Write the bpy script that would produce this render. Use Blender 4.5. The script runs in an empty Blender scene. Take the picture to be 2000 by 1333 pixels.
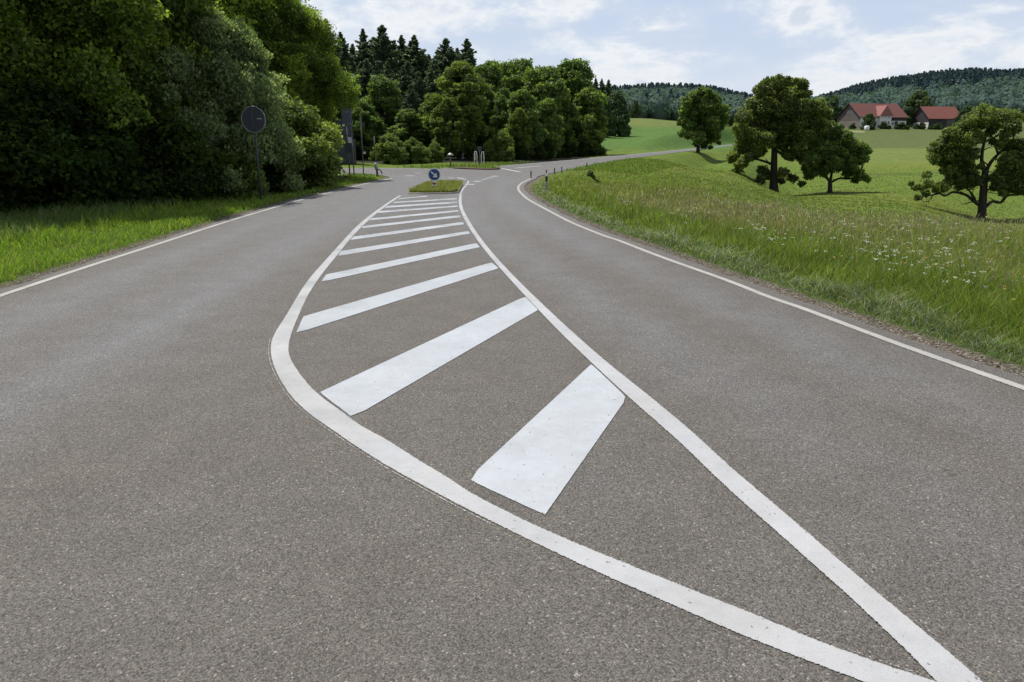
import bpy, math, random
import numpy as np
from mathutils import Vector
from mathutils.geometry import delaunay_2d_cdt
from mathutils.kdtree import KDTree

S = bpy.context.scene
C = S.collection
R = math.radians
rng = np.random.default_rng(7)
random.seed(7)

# ------------------------------------------------------------------ camera
H = 2.0; F = 1444.0; TH = R(15.35)
cam = bpy.data.cameras.new('camera'); co = bpy.data.objects.new('camera', cam); C.objects.link(co)
co.location = (0, 0, H); co.rotation_euler = (R(90) - TH, 0, 0)
cam.lens = F / 2000 * 36; cam.sensor_width = 36; cam.sensor_fit = 'HORIZONTAL'
cam.clip_start = 0.05; cam.clip_end = 6000
S.camera = co
ct, st = math.cos(TH), math.sin(TH)

def ray(u, v):
    a = (u - 1000) / F; b = (666.5 - v) / F
    return np.array([a, ct + b * st, -st + b * ct])
def gp(u, v, z=0.0):                     # a photo point on level ground -> world x, y
    d = ray(u, v); t = (z - H) / d[2]
    return (d[0] * t, d[1] * t)
def at(u, v, Y):                         # a photo point at depth Y -> world
    d = ray(u, v); t = Y / d[1]
    return np.array([d[0] * t, Y, H + d[2] * t])
def uv_of(X, Y, Z):
    dz = Z - H; w = Y * ct - dz * st; w = np.maximum(w, 1e-3)
    return 1000 + F * X / w, 666.5 - F * (Y * st + dz * ct) / w

# ------------------------------------------------------------------ helpers
def tag(o, label=None, cat=None, group=None, kind=None):
    if label: o['label'] = label
    if cat: o['category'] = cat
    if group: o['group'] = group
    if kind: o['kind'] = kind
    return o
def empty(name, loc=(0, 0, 0), rz=0.0, sc=1.0):
    o = bpy.data.objects.new(name, None); C.objects.link(o)
    o.location = loc; o.rotation_euler = (0, 0, rz)
    o.scale = (sc, sc, sc) if not hasattr(sc, '__len__') else sc
    o.empty_display_size = 0.2
    return o
def link(name, me, parent=None):
    o = bpy.data.objects.new(name, me); C.objects.link(o); o.parent = parent
    return o
def mesh_np(name, V, Q, mat, smooth=False, attrs=None):
    """V (n,3); Q (m,k) faces of one size or list of such arrays"""
    me = bpy.data.meshes.new(name)
    V = np.asarray(V, dtype=np.float32)
    if not isinstance(Q, list): Q = [Q]
    Q = [np.asarray(q, dtype=np.int32) for q in Q if len(q)]
    me.vertices.add(len(V)); me.vertices.foreach_set('co', V.ravel())
    nl = sum(q.size for q in Q); nf = sum(len(q) for q in Q)
    me.loops.add(nl); me.polygons.add(nf)
    me.loops.foreach_set('vertex_index', np.concatenate([q.ravel() for q in Q]))
    st_ = []; s = 0
    for q in Q:
        st_.append(s + np.arange(len(q)) * q.shape[1]); s += q.size
    me.polygons.foreach_set('loop_start', np.concatenate(st_).astype(np.int32))
    if smooth: me.polygons.foreach_set('use_smooth', np.ones(nf, dtype=bool))
    for k, a in (attrs or {}).items():
        a = np.asarray(a, dtype=np.float32)
        if a.ndim == 1:
            at_ = me.attributes.new(k, 'FLOAT', 'POINT'); at_.data.foreach_set('value', a)
        else:
            at_ = me.attributes.new(k, 'FLOAT_COLOR', 'POINT')
            if a.shape[1] == 3: a = np.concatenate([a, np.ones((len(a), 1), np.float32)], 1)
            at_.data.foreach_set('color', a.ravel())
    if mat: me.materials.append(mat)
    me.update(calc_edges=True); me.validate()
    return me

def sm(x, a, b): t = np.clip((x - a) / (b - a), 0, 1); return t * t * (3 - 2 * t)
class MB:
    """collects simple solids into one mesh"""
    def __init__(s): s.v = []; s.f = []
    def add(s, vs, fs):
        b = len(s.v); s.v += [tuple(map(float, p)) for p in vs]; s.f += [tuple(i + b for i in f) for f in fs]
    def box(s, c, d, rz=0.0, bev=0.0):
        hx, hy, hz = d[0] / 2, d[1] / 2, d[2] / 2
        cz, sz = math.cos(rz), math.sin(rz)
        vs = []
        for z in (-hz, hz):
            for x, y in ((-hx, -hy), (hx, -hy), (hx, hy), (-hx, hy)):
                vs.append((c[0] + x * cz - y * sz, c[1] + x * sz + y * cz, c[2] + z))
        s.add(vs, [(3, 2, 1, 0), (4, 5, 6, 7), (0, 1, 5, 4), (1, 2, 6, 5), (2, 3, 7, 6), (3, 0, 4, 7)])
    def tube(s, pts, rad, n=8, cap=True):
        pts = [Vector(p) for p in pts]
        if not hasattr(rad, '__len__'): rad = [rad] * len(pts)
        rings = []
        up = Vector((0.31, 0.95, 0.05)).normalized()
        for i, p in enumerate(pts):
            t = (pts[min(i + 1, len(pts) - 1)] - pts[max(i - 1, 0)]).normalized()
            a = t.cross(up)
            if a.length < 1e-3: a = t.cross(Vector((1, 0, 0)))
            a.normalize(); b = t.cross(a)
            rings.append([p + (a * math.cos(k * 2 * math.pi / n) + b * math.sin(k * 2 * math.pi / n)) * rad[i] for k in range(n)])
        vs = [q for r in rings for q in r]; fs = []
        for i in range(len(pts) - 1):
            for k in range(n):
                fs.append((i * n + k, i * n + (k + 1) % n, (i + 1) * n + (k + 1) % n, (i + 1) * n + k))
        if cap:
            fs.append(tuple(range(n))[::-1]); fs.append(tuple((len(pts) - 1) * n + k for k in range(n)))
        s.add(vs, fs)
    def disc(s, c, r, th, n=40, nrm='y'):     # upright disc facing -y
        vs = []
        for y in (-th / 2, th / 2):
            for k in range(n):
                a = 2 * math.pi * k / n
                vs.append((c[0] + r * math.cos(a), c[1] + y, c[2] + r * math.sin(a)))
        s.add(vs, [tuple(range(n)), tuple(range(n, 2 * n))[::-1]] + [(k, k + n, (k + 1) % n + n, (k + 1) % n) for k in range(n)])
    def poly(s, pts, th, y0):                 # flat shape in xz plane, front at y0
        n = len(pts)
        vs = [(p[0], y0, p[1]) for p in pts] + [(p[0], y0 + th, p[1]) for p in pts]
        s.add(vs, [tuple(range(n)), tuple(range(n, 2 * n))[::-1]] + [(k, k + n, (k + 1) % n + n, (k + 1) % n) for k in range(n)])
    def mesh(s, name, mat, smooth=False, bevel=0.0):
        me = bpy.data.meshes.new(name); me.from_pydata(s.v, [], s.f)
        import bmesh
        bm = bmesh.new(); bm.from_mesh(me)
        bmesh.ops.recalc_face_normals(bm, faces=bm.faces)
        if bevel > 0:
            bmesh.ops.bevel(bm, geom=[e for e in bm.edges if e.is_manifold and e.calc_face_angle(0) > 0.9], offset=bevel, segments=2, affect='EDGES')
        bm.to_mesh(me); bm.free()
        if smooth:
            for p in me.polygons: p.use_smooth = True
        me.materials.append(mat)
        return me
    def build(s, name, mat, parent=None, smooth=False, bevel=0.0):
        return link(name, s.mesh(name, mat, smooth, bevel), parent)

# ------------------------------------------------------------------ materials
class NT:
    def __init__(s, name):
        s.m = bpy.data.materials.new(name); s.m.use_nodes = True
        s.t = s.m.node_tree; s.n = s.t.nodes; s.n.clear()
        s.out = s.n.new('ShaderNodeOutputMaterial')
    def add(s, typ, **kw):
        n = s.n.new('ShaderNode' + typ)
        for k, v in kw.items():
            if k.startswith('i_'): n.inputs[k[2:].replace('_', ' ')].default_value = v
            else: setattr(n, k, v)
        return n
    def l(s, a, b): s.t.links.new(a, b)
    def obj(s): return s.add('TexCoord').outputs['Object']
    def noise(s, scale, detail=3, rough=0.5, vec=None):
        n = s.add('TexNoise'); n.inputs['Scale'].default_value = scale; n.inputs['Detail'].default_value = detail
        n.inputs['Roughness'].default_value = rough
        if vec is not None: s.l(vec, n.inputs['Vector'])
        return n.outputs['Fac']
    def ramp(s, fac, stops, interp='LINEAR'):
        r = s.add('ValToRGB'); r.color_ramp.interpolation = interp
        e = r.color_ramp.elements
        while len(e) > 1: e.remove(e[-1])
        for i, (p, c) in enumerate(stops):
            if not hasattr(c, '__len__'): c = (c, c, c)
            el = e[0] if i == 0 else e.new(p)
            el.position = p; el.color = (*c, 1)
        s.l(fac, r.inputs['Fac']); return r.outputs['Color']
    def mix(s, fac, a, b, mode='MIX'):
        m = s.add('Mix', data_type='RGBA', blend_type=mode)
        for sock, v in ((m.inputs[0], fac), (m.inputs[6], a), (m.inputs[7], b)):
            if hasattr(v, 'is_linked'): s.l(v, sock)
            else: sock.default_value = v if not hasattr(v, '__len__') else ((*v, 1) if len(v) == 3 else v)
        return m.outputs[2]
    def math(s, op, a, b=0.0, c=None, clamp=False):
        m = s.add('Math', operation=op, use_clamp=clamp)
        for i, v in enumerate([a, b] + ([c] if c is not None else [])):
            if hasattr(v, 'is_linked'): s.l(v, m.inputs[i])
            else: m.inputs[i].default_value = v
        return m.outputs[0]
    def bump(s, h, strength, dist):
        b = s.add('Bump'); b.inputs['Strength'].default_value = strength; b.inputs['Distance'].default_value = dist
        s.l(h, b.inputs['Height']); return b.outputs['Normal']
    def pbr(s, col, rough=0.6, metal=0.0, normal=None, spec=0.5):
        p = s.add('BsdfPrincipled')
        for k, v in (('Base Color', col), ('Roughness', rough), ('Metallic', metal), ('Specular IOR Level', spec)):
            if hasattr(v, 'is_linked'): s.l(v, p.inputs[k])
            else: p.inputs[k].default_value = (*v, 1) if hasattr(v, '__len__') else v
        if normal is not None: s.l(normal, p.inputs['Normal'])
        return p.outputs[0]
    def done(s, sh): s.l(sh, s.out.inputs['Surface']); return s.m

def plain(name, col, rough=0.55, metal=0.0, var=0.12, scale=6.0, bump=0.0):
    t = NT(name); o = t.obj()
    f = t.noise(scale, 5, 0.6, o)
    c = t.mix(1.0, (*col, 1), t.ramp(f, [(0.25, 1 - var), (0.75, 1 + var)]), 'MULTIPLY')
    nrm = t.bump(t.noise(scale * 8, 3, 0.6, o), bump, 0.01) if bump else None
    return t.done(t.pbr(c, rough, metal, nrm))

def asphalt_nodes(t, o):
    vo = t.add('TexVoronoi'); vo.inputs['Scale'].default_value = 115; t.l(o, vo.inputs['Vector'])
    sep = t.add('SeparateColor'); t.l(vo.outputs['Color'], sep.inputs[0])
    vo2 = t.add('TexVoronoi'); vo2.inputs['Scale'].default_value = 190; t.l(o, vo2.inputs['Vector'])
    sep2 = t.add('SeparateColor'); t.l(vo2.outputs['Color'], sep2.inputs[0])
    big = t.noise(0.35, 4, 0.6, o)
    mid = t.noise(2.2, 5, 0.6, o)
    at_ = t.add('Attribute', attribute_name='wear')
    base = t.mix(t.ramp(big, [(0.35, 0.0), (0.65, 1.0)]), (0.112, 0.101, 0.089), (0.115, 0.108, 0.100))
    base = t.mix(at_.outputs['Fac'], base, (0.148, 0.149, 0.153))
    grain = t.ramp(sep.outputs[0], [(0.0, 0.48), (0.25, 0.83), (0.7, 1.07), (0.95, 1.25), (0.985, 1.7), (1.0, 2.6)])
    grain2 = t.ramp(sep2.outputs[1], [(0.0, 0.45), (0.5, 1.0), (1.0, 1.6)])
    c = t.mix(1.0, base, grain, 'MULTIPLY'); c = t.mix(0.8, c, grain2, 'MULTIPLY')
    hue = t.mix(sep.outputs[2], (1.06, 1.0, 0.92), (0.96, 1.0, 1.05))
    c = t.mix(1.0, c, hue, 'MULTIPLY')
    c = t.mix(1.0, c, t.ramp(mid, [(0.3, 0.9), (0.7, 1.1)]), 'MULTIPLY')
    edge = vo.outputs['Distance']
    h = t.math('MULTIPLY', edge, -1.0)
    h = t.math('ADD', h, t.math('MULTIPLY', sep.outputs[1], 0.5))
    nrm = t.bump(h, 0.55, 0.006)
    # dark hair cracks / sealed spots
    return c, nrm
def mat_asphalt():
    t = NT('asphalt'); o = t.obj(); c, n = asphalt_nodes(t, o)
    return t.done(t.pbr(c, 0.78, 0, n, 0.35))
def mat_paint(name, col, chip, wear, gloss=0.45):
    """chip: how far into the edge (m) paint is broken; wear: share of the surface worn off"""
    t = NT(name); o = t.obj()
    e = t.add('Attribute', attribute_name='edge').outputs['Fac']
    n1 = t.noise(70, 4, 0.7, o); n2 = t.noise(9, 4, 0.6, o); n3 = t.noise(160, 2, 0.5, o)
    c = t.mix(1.0, (*col, 1), t.ramp(n2, [(0.3, 0.93), (0.7, 1.04)]), 'MULTIPLY')
    c = t.mix(1.0, c, t.ramp(n3, [(0.25, 0.86), (0.6, 1.04)]), 'MULTIPLY')
    dirt = t.noise(0.9, 5, 0.65, o); fleck = t.noise(34, 2, 0.5, o)
    c = t.mix(1.0, c, t.ramp(dirt, [(0.3, (0.86, 0.85, 0.83)), (0.62, (1.04, 1.04, 1.05))]), 'MULTIPLY')
    c = t.mix(t.ramp(fleck, [(0.70, 0.0), (0.72, 0.75)]), c, (0.1, 0.095, 0.09))
    glossn = t.math('MULTIPLY', t.ramp(t.noise(1.6, 3, 0.5, o), [(0.35, 0.62), (0.65, 1.25)]), gloss)
    # keep = edge distance > noise * chip
    nn = t.math('MULTIPLY', t.math('SUBTRACT', t.math('ADD', n1, t.math('MULTIPLY', n3, 0.5)), 0.55), chip * 4.5)
    keep = t.math('GREATER_THAN', e, nn)
    keep2 = t.math('GREATER_THAN', t.math('ADD', n1, t.math('MULTIPLY', n3, 0.6)), wear)
    k = t.math('MULTIPLY', keep, keep2)
    nrm = t.bump(n3, 0.25, 0.003)
    sh = t.pbr(c, glossn, 0, nrm, 0.5)
    tr = t.add('BsdfTransparent').outputs[0]
    mx = t.add('MixShader'); t.l(k, mx.inputs[0]); t.l(tr, mx.inputs[1]); t.l(sh, mx.inputs[2])
    return t.done(mx.outputs[0])

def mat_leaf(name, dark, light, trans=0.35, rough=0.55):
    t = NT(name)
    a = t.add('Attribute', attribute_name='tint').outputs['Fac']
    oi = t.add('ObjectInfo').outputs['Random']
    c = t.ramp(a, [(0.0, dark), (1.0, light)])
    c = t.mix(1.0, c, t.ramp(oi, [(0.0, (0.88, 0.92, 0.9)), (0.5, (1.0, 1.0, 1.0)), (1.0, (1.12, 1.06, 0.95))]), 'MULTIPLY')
    p = t.pbr(c, rough, 0, None, 0.35 if rough < .8 else 0.05)
    tl = t.add('BsdfTranslucent'); t.l(t.mix(1.0, c, (1.5, 1.7, 0.7, 1), 'MULTIPLY'), tl.inputs[0])
    mx = t.add('MixShader'); mx.inputs[0].default_value = trans
    t.l(p, mx.inputs[1]); t.l(tl.outputs[0], mx.inputs[2])
    return t.done(mx.outputs[0])
def mat_blade(name, trans=0.4):
    t = NT(name)
    c = t.add('Attribute', attribute_name='col').outputs['Color']
    p = t.pbr(c, 0.5, 0, None, 0.3)
    tl = t.add('BsdfTranslucent'); t.l(t.mix(1.0, c, (1.3, 1.5, 0.8, 1), 'MULTIPLY'), tl.inputs[0])
    mx = t.add('MixShader'); mx.inputs[0].default_value = trans
    t.l(p, mx.inputs[1]); t.l(tl.outputs[0], mx.inputs[2])
    return t.done(mx.outputs[0])
def mat_ground():
    t = NT('ground_cover'); o = t.obj()
    c = t.add('Attribute', attribute_name='col').outputs['Color']
    soil = t.add('Attribute', attribute_name='soil').outputs['Fac']
    n1 = t.noise(0.25, 6, 0.65, o); n2 = t.noise(3.5, 6, 0.75, o); n3 = t.noise(30, 3, 0.6, o); n4 = t.noise(0.9, 6, 0.7, o)
    g = t.mix(1.0, c, t.ramp(n1, [(0.3, (0.86, 0.9, 0.9)), (0.7, (1.14, 1.08, 1.0))]), 'MULTIPLY')
    g = t.mix(1.0, g, t.ramp(n2, [(0.3, (0.6, 0.66, 0.6)), (0.7, (1.35, 1.28, 1.25))]), 'MULTIPLY')
    g = t.mix(1.0, g, t.ramp(n4, [(0.32, (0.66, 0.72, 0.7)), (0.68, (1.25, 1.2, 1.1))]), 'MULTIPLY')
    vo = t.add('TexVoronoi'); vo.inputs['Scale'].default_value = 60; t.l(o, vo.inputs['Vector'])
    sp = t.add('SeparateColor'); t.l(vo.outputs['Color'], sp.inputs[0])
    s = t.ramp(sp.outputs[0], [(0.0, (0.05, 0.038, 0.026)), (0.5, (0.13, 0.105, 0.08)), (0.85, (0.2, 0.175, 0.14)), (1.0, (0.4, 0.37, 0.32))])
    s = t.mix(1.0, s, t.ramp(n3, [(0.3, 0.6), (0.7, 1.2)]), 'MULTIPLY')
    f = t.ramp(t.math('ADD', soil, t.math('MULTIPLY', t.math('SUBTRACT', n2, 0.5), 0.9)), [(0.35, 0.0), (0.6, 1.0)])
    c = t.mix(f, g, s)
    nrm = t.bump(t.math('ADD', n2, t.math('MULTIPLY', n3, 0.3)), 0.8, 0.12)
    return t.done(t.pbr(c, 0.9, 0, nrm, 0.15))

M = dict(
    asphalt=mat_asphalt(),
    paint_new=mat_paint('new_white_road_paint', (0.45, 0.475, 0.50), 0.002, 0.27, 0.34),
    paint_line=mat_paint('white_line_paint', (0.42, 0.425, 0.43), 0.006, 0.42, 0.5),
    paint_old=mat_paint('old_white_line_paint', (0.37, 0.36, 0.335), 0.010, 0.50, 0.7),
    paint_thin=mat_paint('thin_old_paint', (0.6, 0.59, 0.57), 0.006, 0.62, 0.6),
    ground=mat_ground(),
    blade=mat_blade('grass_blades'),
    flower=mat_blade('flower_petals', 0.2),
    leaf_wood=mat_leaf('leaf_woodland', (0.042, 0.078, 0.015), (0.37, 0.46, 0.075), 0.55),
    leaf_willow=mat_leaf('leaf_willow', (0.09, 0.13, 0.055), (0.43, 0.49, 0.25), 0.5),
    leaf_birch=mat_leaf('leaf_birch', (0.055, 0.09, 0.018), (0.27, 0.33, 0.06), 0.45),
    leaf_bush=mat_leaf('leaf_bush', (0.05, 0.085, 0.018), (0.30, 0.38, 0.09), 0.42),
    leaf_mid=mat_leaf('leaf_wood_edge', (0.045, 0.085, 0.024), (0.28, 0.37, 0.085), 0.46),
    leaf_oak=mat_leaf('leaf_oak', (0.040, 0.064, 0.018), (0.27, 0.33, 0.08), 0.4),
    leaf_shade=mat_leaf('leaf_shade', (0.014, 0.026, 0.008), (0.07, 0.11, 0.022), 0.3, 0.85),  # undergrowth leaves, deep shade under the trees put into a near-black colour
    needle=mat_leaf('needle_spruce', (0.032, 0.062, 0.036), (0.14, 0.20, 0.10), 0.25, 0.6),
    leaf_far=mat_leaf('leaf_far_hill', (0.080, 0.125, 0.118), (0.115, 0.170, 0.140), 0.2, 0.9),  # distance haze painted into the pale bluish leaf colour
    needle_far=mat_leaf('needle_far_hill', (0.070, 0.108, 0.122), (0.092, 0.135, 0.146), 0.1, 0.9),  # same painted haze, bluer for the needles
    leaf_farm=mat_leaf('leaf_farm', (0.04, 0.075, 0.028), (0.10, 0.155, 0.05), 0.3),
    bark=plain('bark', (0.035, 0.028, 0.022), 0.9, 0, 0.35, 5, 0.6),
    bark_birch=plain('birch_bark', (0.42, 0.4, 0.36), 0.8, 0, 0.4, 9, 0.3),
    steel=plain('galvanised_steel', (0.2, 0.21, 0.22), 0.45, 0.7, 0.15, 8),
    sign_back=plain('grey_sign_back', (0.045, 0.05, 0.06), 0.6, 0.2, 0.15, 5),
    sign_rim=plain('sign_rim', (0.3, 0.32, 0.3), 0.5, 0.5, 0.1, 5),
    grey_post=plain('weathered_post', (0.12, 0.115, 0.1), 0.8, 0.0, 0.25, 9),
    white=plain('white_plastic', (0.72, 0.72, 0.7), 0.45, 0, 0.06, 12),
    black=plain('black_plastic', (0.015, 0.015, 0.017), 0.5, 0, 0.1, 12),
    blue=plain('sign_blue', (0.006, 0.045, 0.22), 0.35, 0, 0.05, 5),
    red=plain('reflective_red', (0.35, 0.035, 0.02), 0.5, 0, 0.2, 8),
    kerb=plain('kerb_stone', (0.27, 0.25, 0.21), 0.85, 0, 0.2, 5, 0.3),
    render_white=plain('white_render', (0.62, 0.61, 0.6), 0.9, 0, 0.1, 0.6),
    render_beige=plain('beige_render', (0.2, 0.175, 0.15), 0.9, 0, 0.15, 0.6),
    boards=plain('weathered_boards', (0.125, 0.105, 0.098), 0.85, 0, 0.2, 1.2),
    dark_wood=plain('dark_timber', (0.035, 0.03, 0.032), 0.85, 0, 0.25, 0.9),
    window=plain('window_glass', (0.02, 0.023, 0.028), 0.15, 0, 0.2, 1),
    slate=plain('blue_grey_metal', (0.06, 0.075, 0.105), 0.6, 0.1, 0.2, 1.3),
    slate2=plain('shaded_grey_render', (0.055, 0.062, 0.07), 0.8, 0, 0.2, 1.0),
)
def mat_tiles(name, c1, c2):
    t = NT(name); o = t.obj()
    w = t.add('TexWave', wave_type='BANDS', bands_direction='X'); w.inputs['Scale'].default_value = 1.6; t.l(o, w.inputs['Vector'])
    n = t.noise(0.8, 6, 0.65, o); n2 = t.noise(9, 2, 0.5, o)
    c = t.mix(n, (*c1, 1), (*c2, 1))
    c = t.mix(1.0, c, t.ramp(n2, [(0.3, 0.8), (0.7, 1.2)]), 'MULTIPLY')
    c = t.mix(1.0, c, t.ramp(w.outputs['Fac'], [(0.0, 0.82), (0.5, 1.0)]), 'MULTIPLY')
    return t.done(t.pbr(c, 0.85, 0, None, 0.2))
M['tiles'] = mat_tiles('old_roof_tiles', (0.125, 0.050, 0.044), (0.18, 0.082, 0.074))
M['tiles_b'] = mat_tiles('barn_roof_tiles', (0.165, 0.058, 0.046), (0.22, 0.09, 0.074))
M['tiles_c'] = mat_tiles('dormer_roof_tiles', (0.25, 0.11, 0.095), (0.31, 0.15, 0.135))

# ------------------------------------------------------------------ curves on the road plane
def spline(P, n=8):
    P = np.asarray(P, float)
    P = np.vstack([2 * P[0] - P[1], P, 2 * P[-1] - P[-2]])
    out = []
    for i in range(1, len(P) - 2):
        a, b, c, d = P[i - 1], P[i], P[i + 1], P[i + 2]
        for k in range(n):
            t = k / n
            out.append(0.5 * (2 * b + (c - a) * t + (2 * a - 5 * b + 4 * c - d) * t * t + (3 * b - a - 3 * c + d) * t ** 3))
    out.append(P[-2]); return np.array(out)
def normals2(P):
    T = np.gradient(P, axis=0); T /= np.maximum(np.linalg.norm(T, axis=1, keepdims=True), 1e-9)
    return np.stack([-T[:, 1], T[:, 0]], 1)
def smooth1(P, k=2):
    P = P.copy()
    for _ in range(k): P[1:-1] = (P[:-2] + 2 * P[1:-1] + P[2:]) / 4
    return P

ZR = 0.0      # asphalt height
ZM = 0.005    # paint height
def ribbon(name, A, B, mat, z=ZM, cols=(0, .06, .5, .94, 1)):
    n = len(A); V = []; E = []
    w = np.linalg.norm(B - A, axis=1)
    for c in cols:
        p = A * (1 - c) + B * c
        V.append(np.concatenate([p, np.full((n, 1), z)], 1)); E.append(min(c, 1 - c) * w)
    V = np.concatenate(V); E = np.concatenate(E)
    Q = []
    for j in range(len(cols) - 1):
        i = np.arange(n - 1)
        Q.append(np.stack([j * n + i, j * n + i + 1, (j + 1) * n + i + 1, (j + 1) * n + i], 1))
    me = mesh_np(name, V, np.concatenate(Q), mat, attrs={'edge': E})
    # normals up
    if me.polygons[0].normal.z < 0: me.flip_normals()
    return tag(link(name, me), kind='structure')
def quad_mark(name, q, mat, z=ZM, n=24):
    q = [np.array(gp(*p)) for p in q]           # tl, tr, br, bl
    s = np.linspace(0, 1, n)[:, None]
    A = q[0] * (1 - s) + q[1] * s; B = q[3] * (1 - s) + q[2] * s
    o = ribbon(name, A, B, mat, z)
    # end edges count as edges too
    me = o.data; a = np.array([v.co[:2] for v in me.vertices]); e = np.zeros(len(a), np.float32)
    me.attributes['edge'].data.foreach_get('value', e)
    for p0, p1 in ((q[0], q[3]), (q[1], q[2])):
        d = p1 - p0; nn = np.array([-d[1], d[0]]) / np.linalg.norm(d)
        e = np.minimum(e, np.abs((a - p0) @ nn))
    me.attributes['edge'].data.foreach_set('value', e)
    return o

# left curved line of the hatched island (outer, inner)
LL = [((778,383),(785,383)),((763,392.5),(769,392.5)),((726,417.5),(735.5,417.5)),((696,442.5),(708,442.5)),((672.5,467.5),(684,467.5)),
 ((650,492.5),(665,492.5)),((627.5,517.5),(644,517.5)),((605,542.5),(625,542.5)),((587.5,567.5),(608,567.5)),((572.5,592.5),(595,592.5)),
 ((558,617.5),(584,617.5)),((541,642.5),(573,644)),((531,662),(566.5,665)),((528,677),(564.5,680)),((528.5,695),(565.5,695)),((533,714),(574,712)),
 ((543,737),(588,733)),((557,761),(610,760)),((577,786),(640,785)),((604,811),(672,807)),((641,836),(702,831)),((676,861),(745,853)),
 ((712,885),(784,877)),((752,910),(823,903)),((800,937),(868,928)),((850,964),(900,950)),((900,991),(930,969)),((990,1036),(1020,1015)),((1080,1080),(1110,1055)),
 ((1170,1122),(1200,1092)),((1260,1161),(1290,1128)),((1350,1201),(1382,1164)),((1460,1248),(1500,1211)),((1520,1272),(1562,1238)),((1600,1302),(1645,1270)),
 ((1670,1329),(1730,1300)),((1790,1372),(1830,1332)),((1930,1415),(1960,1378))]
A = smooth1(spline([gp(*a) for a, b in LL], 6), 14); B = smooth1(spline([gp(*b) for a, b in LL], 6), 14)
ribbon('road_marking', A, B, M['paint_line'], ZM)
NLL = normals2(A)
# remains of an older, thinner line along its outer side
i0, i1 = 6 * 12, 6 * 27
side = np.sign(np.sum((A - B)[i0] * NLL[i0])) or 1
Ao = A[i0:i1] + NLL[i0:i1] * side * 0.010; Bo = A[i0:i1] + NLL[i0:i1] * side * 0.022
ribbon('road_marking', Ao, Bo, M['paint_thin'], ZM, (0, .5, 1))
i2 = 6 * 33
IN = normals2(B); Ai = B[i2:i2 + 18] - IN[i2:i2 + 18] * side * 0.006; Bi = B[i2:i2 + 18] - IN[i2:i2 + 18] * side * 0.02
ribbon('road_marking', Ai, Bi, M['paint_old'], ZM, (0, .5, 1))

RLn = [((893,347.2),(893,348.8)),((905,349.3),(905,351.2)),((912.5,353.8),(916,354.5)),((910.5,359.5),(914,360.5)),((903,369),(906,370)),
 ((898,379.5),(901.5,379.5)),((896.5,385.5),(902.3,385.5)),((895.5,394.5),(902,394.5)),((896.8,405),(903.8,405)),((899.8,414),(907.2,414)),((905,426),(913.6,426)),((911,438),(920.5,438)),
 ((920.5,455),(930.4,455)),((941.5,485),(952.5,485)),((966.4,515),(979.5,515)),((993.4,545),(1008,545)),((1021,575),(1038.5,575)),((1049.5,605),(1070.5,605)),((1077,635),(1102,635)),
 ((1107,665),(1135.5,665)),((1138,695),(1169.5,695)),((1169.5,725),(1205,725)),((1197,750),(1238,750)),((1222,774),(1265,772)),((1256,804),(1301,801)),((1292,835),(1337,831)),((1323,862),(1369,859)),
 ((1352,890),(1397,886)),((1379,918),(1430,917)),((1412,949),(1467,948)),((1445,980),(1505,979)),((1480,1011),(1541,1010)),((1528,1051),(1582,1045)),((1568,1090),(1640,1096)),
 ((1610,1125),(1700,1149)),((1661,1171),(1760,1197)),((1700,1209),(1805,1236)),((1745,1252),(1850,1272)),((1793,1297),(1880,1298)),((1817,1326),(1919,1332)),((1856,1366),(1975,1385))]
A2 = spline([gp(*a) for a, b in RLn], 6); B2 = spline([gp(*b) for a, b in RLn], 6); A2[60:] = smooth1(A2[60:], 60); B2[60:] = smooth1(B2[60:], 60)
ribbon('road_marking', A2, B2, M['paint_line'], ZM + 0.003)

BARS = [[(1155,712),(1225,778.5),(1064.5,1008),(912.5,937.5)],[(624,767.5),(1026,579.5),(1051,606.5),(687.5,818)],
 [(592.5,619),(961,513),(974,525),(576.5,653)],[(637,537),(930.5,475.5),(937.5,483.5),(626,552)],[(666,491),(915,452),(918.5,457),(659,501.5)],
 [(690,463),(904,434.3),(906.5,439),(683,470)],[(710,442),(898.8,421),(900.3,425),(704.5,447)],[(725,427),(895,411),(895.8,414.3),(720,431.5)],
 [(741,413),(893.8,402),(893.8,404.8),(736,417)],[(755,403),(893,394.5),(893,397.3),(751,406.8)],[(770,395),(892.5,387.5),(892.5,390),(767,397.7)],
 [(779,387.8),(834,383.3),(834,385),(777,390)]]
for q in BARS: quad_mark('road_marking', q, M['paint_new'], ZM)

# dashes and short lines in the junction
def dash(u0, v0, u1, v1, w, mat='paint_old'):
    a, b = np.array(gp(u0, v0)), np.array(gp(u1, v1)); d = b - a; n = np.array([-d[1], d[0]]) / np.linalg.norm(d) * w / 2
    s = np.linspace(0, 1, 6)[:, None]; P = a * (1 - s) + b * s
    ribbon('road_marking', P - n, P + n, M[mat], ZM)
for d in [(791,344.2,809,343.8,.5),(812,338.8,819,338.4,.5),(875,348,887,348,.4),(916,361.5,922,360,.35),(929,355.4,936,354,.35),(943,351.2,950,350.2,.3),
          (953,348.7,959,347.7,.35),(961,345.4,970,344.2,.4),(980,329.6,1015,336.4,.3)]:
    dash(*d, mat='paint_line')

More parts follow.
